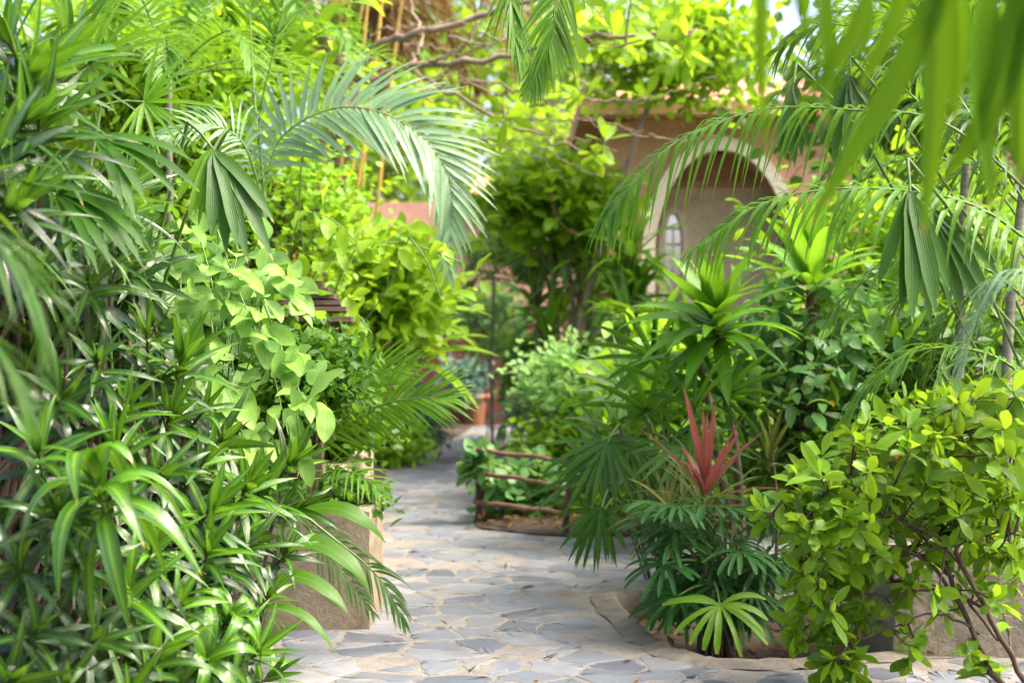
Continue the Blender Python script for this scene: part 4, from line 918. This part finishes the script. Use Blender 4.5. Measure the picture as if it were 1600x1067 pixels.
sh('shaded shrub in front of the dark red wall', 765, 500, 22.5, 70, 48, .6, 50, 14, 16, 4.5, 'jasmine', spread=.2, tint=(.1, .9))
sh('lime leaved shrub right of the wooden lantern', 600, 450, 12.8, 85, 75, .6, 100, 14, 30, 8, 'banana', root=(P(530, 0, 12.8)[0], 12.8, 0), spread=.2, tint=(.4, 1))
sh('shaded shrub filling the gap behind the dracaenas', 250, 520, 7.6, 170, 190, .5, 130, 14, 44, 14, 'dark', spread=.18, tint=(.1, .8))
# pale vine with big leaves: leaves strung on hanging stems
def vine(label, strands, L, W, mat, per, name='leafy_vine', cat='vine', smat='greenstem', prof=pr_heart, droop=.8, r=.004, root=None, out=(.2, -.8, .2), n=9, group=None, tint=(0, 1)):
    t = thing(name, label, cat, root if root is not None else strands[0][0], group); ms, ml = MB(), MB()
    for s in strands:
        q = spline(s, 30); tube(ms, q, r, 5)
        k = per; b = q[np.clip((np.linspace(.08, 1, k)*29).astype(int), 0, 29)]
        D = rand_dirs(k)*.8+np.array(out)+np.array([0, 0, -.2]); Nn = rand_dirs(k)*.6+np.array([.1, -.7, .8])
        leaves(ml, b+rng.normal(size=(k, 3))*L*.25, D, Nn, L*U(.6, 1.2, k), W*U(.7, 1.2, k), droop*U(.3, 1.6, k), prof, .3, n, tint[0]+(tint[1]-tint[0])*U(0, 1, k), 0, .12)
    if root is not None:
        for s in strands: tube(ms, stem_path(root, s[0], .15, 10), r, 5)
    ms.build('vine_stem', M[smat], t); ml.build('foliage', M[mat], t); return t
st = []
for x0, y0, x1, y1 in [(300, 330, 340, 560), (340, 360, 400, 520), (370, 400, 330, 660), (390, 430, 440, 640), (410, 470, 470, 690), (330, 500, 370, 720), (360, 540, 400, 700), (300, 450, 310, 640), (400, 380, 450, 470), (420, 540, 480, 660), (340, 600, 390, 740), (285, 390, 300, 520)]:
    d = U(6.1, 6.7); st.append(pp((x0, y0, d+.2), ((x0+x1)/2+U(-15, 15), (y0+y1)/2, d), (x1, y1, d-.1)))
vine('pale lime vine with large soft leaves cascading in the left middle', st,   .175, .043, 'vine', 15, root=np.array([-1.5, 7.0, .05]))
st = []
for x0, y0, x1, y1 in [(480, 200, 560, 210), (470, 330, 560, 380), (500, 410, 620, 380), (560, 380, 720, 410), (640, 370, 690, 470), (520, 470, 580, 520), (430, 420, 520, 470), (400, 440, 470, 520), (520, 440, 560, 500), (450, 500, 520, 530)]:
    d = U(7.6, 8.4); st.append(pp((x0, y0, d), ((x0+x1)/2, (y0+y1)/2-14, d), (x1, y1, d)))
vine('thin climbing vine with bright oval leaves reaching over the lantern', st, .16, .042, 'banana', 8, root=np.array([-1.4, 8.6, .05]), prof=pr_oval)
# one large glossy leaf plant in front of the planter
bl = thing('broad_leaf_plant', 'plant with a large glossy drooping leaf in front of the planter', 'plant', (-1.2, 6.6, .05))
mb = MB()
for a, D_, L_, W_, dr in [((470, 800, 6.7), (.9, -.1, .25), .46, .055, 1.6), ((440, 850, 6.6), (.9, -.2, .2), .5, .06, 1.8), ((430, 900, 6.4), (.8, -.2, .1), .4, .045, 1.5), ((400, 950, 6.2), (1, -.2, .2), .42, .03, 1.8)]:
    tube(mb, stem_path((-1.2, 6.6, .05), P(*a), .1, 8), .006, 5, 1); leaves(mb, P(*a), D_, (.1, -.5, .8), L_, W_, dr, pr_oval, .15, 12, .6, 0, .12)
mb.build('foliage', [M['dark'], M['greenstem']], bl)

# ---- trees and backdrop greenery
def tree(label, root, limbs, whorls, per, L, W, mat, name='garden_tree', cat='tree', bark='bark', prof=pr_obov, droop=.4, tint=(0, 1), n=6, group=None, up=.6):
    """limbs: (points, r0, r1); whorls: tip points (extra twigs grow from the nearest limb point)"""
    t = thing(name, label, cat, root, group); mt, ml = MB(), MB(); allp = []
    for pts, r0, r1 in limbs:
        q = spline(pts, 24); q[1:-1] += rng.normal(0, .015, (22, 3)); tube(mt, q, np.linspace(r0, r1, 24), 8); allp.append(q)
    allp = np.vstack(allp); mb_ = mt; any_ = False
    for wpt in whorls:
        d = np.linalg.norm(allp-wpt, axis=1); s = allp[np.argmin(d+U(0, .3, len(d)))]
        tube(mb_, stem_path(s, wpt, .15, 7), np.linspace(.012, .005, 7), 5, cap=False); any_ = True
        rosette(ml, wpt, nrm(wpt-s)+np.array([U(-.3, .3), -.25, up]), int(per+U(-2, 3)), L*U(.7, 1.15), W*U(.8, 1.15), droop, .08, 25, 115, prof, .15, n, tint, 0, .06, .25)
    mt.build('trunk', M[bark], t)
    if any_: ml.build('crown', M[mat], t)
    return t
D1 = 13.0
wh = [P(U(860, 1080), U(-20, 110), U(11.5, 13)) for _ in range(20)] + [P(905, 150, 12), P(945, 215, 12), P(930, 250, 12.2), P(790, 185, 12), P(850, 225, 12.2), P(1010, 150, 12.4)] + [P(U(380, 780), U(20, 150), U(12, 14)) for _ in range(3)]
twg = []
for _ in range(26):
    x, y = U(560, 960), U(30, 230); a_ = U(-.5, .6); l_ = U(90, 260); dd = U(12.0, 12.9)
    twg.append((pp((x, y, dd), (x+l_*.5, y+l_*.5*a_+U(-22, 22), dd), (x+l_, y+l_*a_*U(.6, 1.2), dd)), U(.006, .012), .003))
tree('bare branched tree spreading crooked limbs across the top centre', (P(430, 600, D1)[0], D1, 0), [
   (pp((430, 560, 13.2), (440, 330, 13.2), (520, 190, 13), (548, 140, 13), (510, 70, 12.8), (480, 0, 12.6), (440, -120, 12.4)), .10, .075),
   (pp((545, 140, 13), (590, 75, 12.8), (650, 55, 12.6), (770, 20, 12.4), (900, -20, 12.2)), .045, .02),
   (pp((545, 135, 13), (640, 105, 12.8), (760, 95, 12.6), (880, 65, 12.4), (960, 60, 12.2), (1090, 48, 12.2)), .035, .014),
   (pp((640, 105, 12.8), (660, 60, 12.9), (640, 0, 13), (620, -60, 13)), .02, .01),
   (pp((650, 104, 12.8), (720, 75, 12.6), (745, 20, 12.6), (730, -50, 12.6)), .018, .008),
   (pp((640, 108, 12.8), (700, 145, 12.6), (780, 190, 12.4), (850, 215, 12.2), (930, 240, 12.2)), .02, .008),
   (pp((530, 180, 13.2), (640, 160, 13), (720, 90, 12.8), (790, 60, 12.6)), .02, .008),
   (pp((690, 140, 12.7), (760, 130, 12.5), (830, 150, 12.4), (880, 170, 12.3)), .014, .006),
   (pp((880, 65, 12.4), (930, 110, 12.3), (960, 130, 12.3)), .01, .005),
  ]+twg, wh, 7, .26, .047, 'banana', bark='greybark', tint=(.0, .8))
def canopy(label, px, py, d, rx, ry, rd, clumps, per, lpx, wpx, mat, name='background_tree', **k):
    c, rad = blob(px, py, d, rx, ry, rd)
    rx0_ = P(k.get('rpx', px), 0, d)[0]; t = thing(name, label, 'tree', (rx0_, c[1], 0)); ms, ml = MB(), MB()
    tube(ms, stem_path((rx0_, c[1], 0), c, .04, 12), np.linspace(k.get('tr', .12), k.get('tr', .12)*.4, 12), 8)
    u = rand_dirs(clumps); K = c+u*np.array(rad)*(U(0, 1, clumps)**.5)[:, None]
    for q in K[:max(12, clumps//4)]: tube(ms, stem_path(c-np.array([0, 0, U(0, .8)*rad[2]]), q, .15, 7), np.linspace(.03, .008, 7), 5, cap=False)
    ms.build('trunk', M['greybark'], t)
    idx = np.repeat(np.arange(clumps), per); kk = len(idx); sp = k.get('spread', .3)
    B = K[idx]+rng.normal(size=(kk, 3))*sp
    D = rand_dirs(kk)+nrm((K-c))[idx]*.5; ct = U(0, 1, clumps)
    tn = k.get('tint', (0, 1))
    leaves(ml, B, D, Z3+rand_dirs(kk)*.8, lpx*d/FPX*U(.6, 1.3, kk), wpx*d/FPX*U(.7, 1.2, kk), U(0, .9, kk), k.get('prof', pr_oval), .2, 4, tn[0]+(tn[1]-tn[0])*np.clip(.5*ct[idx]+.5*U(0, 1, kk), 0, 1))
    ml.build('crown', M[mat], t); return t
canopy('sunlit lime tree leaning over the roof of the arched building', 1050, 75, 15.6, 175, 62, .8, 170, 13, 22, 7.5, 'banana', tint=(.2, 1), spread=.22, rpx=850, tr=.05)
canopy('bright tree behind the gate pillar', 870, 215, 22, 120, 60, 1.5, 40, 12, 22, 7.5, 'banana', tint=(.2, 1))
canopy('tall green tree far behind the bare branches', 600, 260, 33, 210, 190, 2.2, 170, 14, 17, 7, 'banana', tint=(.2, 1))
canopy('added yellow-green tree standing in for warm sky glow beyond the gate pillar', 930, 130, 34, 330, 150, 2.4, 150, 13, 19, 8, 'gold', tint=(.4, 1), spread=.5)  # added far tree; its yellow leaf colour stands in for warm sky glow
canopy('added yellow-green tree giving the sky gaps a warm glow behind the crooked limbs', 640, 70, 40, 300, 130, 2.4, 230, 14, 17, 7, 'gold', tint=(.5, 1), spread=.55, rpx=420)  # added canopy; bright leaf tint imitates creamy light over bluish sky gaps
canopy('tall tree behind the top left shrubs', 150, 260, 17, 260, 330, 2, 260, 16, 26, 9, 'bright', tint=(.1, .9))
canopy('dense tree behind the right-hand palms', 1480, 130, 14, 270, 210, 1.4, 240, 15, 28, 9, 'dark', tint=(.2, 1))
canopy('dense tree closing the right background behind the arched building', 1650, 420, 25, 300, 330, 2, 200, 14, 22, 8, 'bright', tint=(.0, .7))
canopy('leafy tree closing the background left of the garden house', 400, 430, 28, 280, 170, 2.4, 220, 15, 20, 8, 'bright', tint=(.1, .9))
# climbing plant over the middle: bright leaves, long straps below, hanging loop of vine
sh('bright climber mounded over the wall left of the arch', 870, 315, 16.2, 110, 60, .6, 120, 12, 25, 10, 'banana', spread=.18, tint=(.2, .9), prof=pr_heart)
vine('thin tan liana hanging in a loop below the climber', [pp((860, 300, 15.6), (868, 335, 15.6), (890, 362, 15.6), (930, 365, 15.6), (965, 345, 15.6), (990, 310, 15.6))], .14, .05, 'bright', 3, smat='wood', r=.02, name='liana')
def straps(label, px, py, d, heads, L, W, mat, droop, rx, ry, name='strap_leaf_plant', cat='plant', tint=(0, 1), k=16, group=None, up1=110, rpx=None):
    c = P(px if rpx is None else rpx, py, d); t = thing(name, label, cat, (c[0], c[1], 0), group); mb = MB(); hs_ = []
    for _ in range(heads):
        p = P(px+U(-rx, rx), py+U(-ry, ry), d+U(-.5, .5)); hs_.append(p); tube(mb, stem_path((c[0]+U(-.2, .2), c[1]+U(-.2, .2), 0), p, .1, 9), np.linspace(.03, .018, 9), 6)
    mb.build('stem', M['bark'], t)
    for p in hs_:
        mb = MB(); rosette(mb, p, (U(-.3, .3), -.3, 1), k, L, W, droop, .2, 10, up1, pr_lance, .3, 8, tint); mb.build('leaf_rosette', M[mat], t)
straps('dark strap leaved dracaena clump left of the arch', 930, 395, 15.6, 5, .8, .045, 'areca', 1.6, 60, 40, tint=(.1, 1))
straps('shaded strap leaved clump below the climber', 880, 470, 16.4, 4, .7, .045, 'areca', 1.5, 80, 50, tint=(.2, 1))
straps('dark clump of hanging leaves in front of the red plinth', 985, 470, 14.8, 4, .6, .04, 'fan', 1.4, 40, 50, tint=(.3, 1))
straps('green banana-like clump by the left bend of the path', 620, 500, 13.4, 5, .8, .06, 'banana', .9, 40, 50, tint=(.3, 1), rpx=540)
def far_palm(label, px, py, d, n, Lr, mat, name='fan_palm', L=.5, W=.02, pairs=22, droop=.8):
    c = P(px, py, d); t = thing(name, label, 'palm', (c[0], c[1], 0)); mb = MB(); tube(mb, stem_path((c[0], c[1], 0), c, .05, 10), np.linspace(.022, .018, 10), 8); mb.build('trunk', M['palestem'], t)
    for i in range(n):
        a = i*2.4+U(-.3, .3); el = U(.1, 1.1); dr = np.array([math.cos(a)*math.cos(el), math.sin(a)*math.cos(el), math.sin(el)])
        q1 = c+dr*Lr*.5; q2 = c+dr*Lr*.85+np.array([0, 0, -.12*Lr]); q3 = c+dr*Lr*1.05+np.array([0, 0, -.45*Lr])
        mb = MB(); frond(mb, [c, q1, q2, q3], pairs, L, W, droop, n=5, tint=(.2, 1)); mb.build('frond', [M[mat], M['greenstem']], t)
far_palm('small feathery palm in shade right of the woven pot', 815, 575, 21, 13, .8, 'areca', 'small_palm', .38)
far_palm('shaded palm in front of the garden house', 840, 450, 18, 13, 1.1, 'arecadark', 'small_palm', .45)
far_palm('feathery palm left of the gate pillar', 770, 430, 19, 11, 1.0, 'arecadark', 'small_palm', .45)
far_palm('light green feathery palm behind the top left fan palm', 265, 120, 9.3, 9, 1.0, 'areca', 'areca_palm', .34, .013, 26, .7)
far_palm('feathery palm under the crooked limbs', 430, 120, 11.5, 10, 1.1, 'areca', 'areca_palm', .38, .014, 26, .8)
far_palm('feathery palm behind the lady palm', 1010, 560, 12.5, 12, .7, 'arecadark', 'small_palm', .35)
# dry palm skirt and yellow canes, top left of centre
dp = P(590, 60, 16); t = thing('dry_palm', 'old palm with a skirt of dead brown fronds behind the crooked limbs', 'palm', (dp[0], 16, 0))
mb = MB(); tube(mb, stem_path((dp[0]-.9, 16, 0), P(590, -110, 16), .03, 12), np.linspace(.16, .14, 12), 12); mb.build('trunk', M['bark'], t)
for i in range(58):
    a = U(0, 6.28); b = P(600+U(-110, 110), U(-130, 50), 16+U(-.3, .3)); o = np.array([math.cos(a), math.sin(a), 0])*U(.7, 1.7)
    mb = MB(); frond(mb, [b, b+o*.5+np.array([0, 0, .05]), b+o*.85+np.array([0, 0, -.4]), b+o+np.array([0, 0, -U(.2, .9)])], 30, .42, .014, 1.0, n=4, a0=50, a1=20); mb.build('dead_frond', [M['dry'], M['bark']], t)
cb = P(610, 300, 15); t = thing('cane_clump', 'clump of upright yellow canes behind the silvery frond', 'bamboo', (cb[0], 15, 0))
for i in range(9):
    x = U(430, 555); a = P(x, 0, 15+U(-.3, .3)); a[2] = 0; b = P(x+U(40, 110), U(-80, 40), 15+U(-.3, .3))
    mb = MB(); q = stem_path(a, b, .02, 30); tube(mb, q, .019+.004*(np.arange(30) % 4 == 0), 7); mb.build('cane', M['yellowstem'], t)
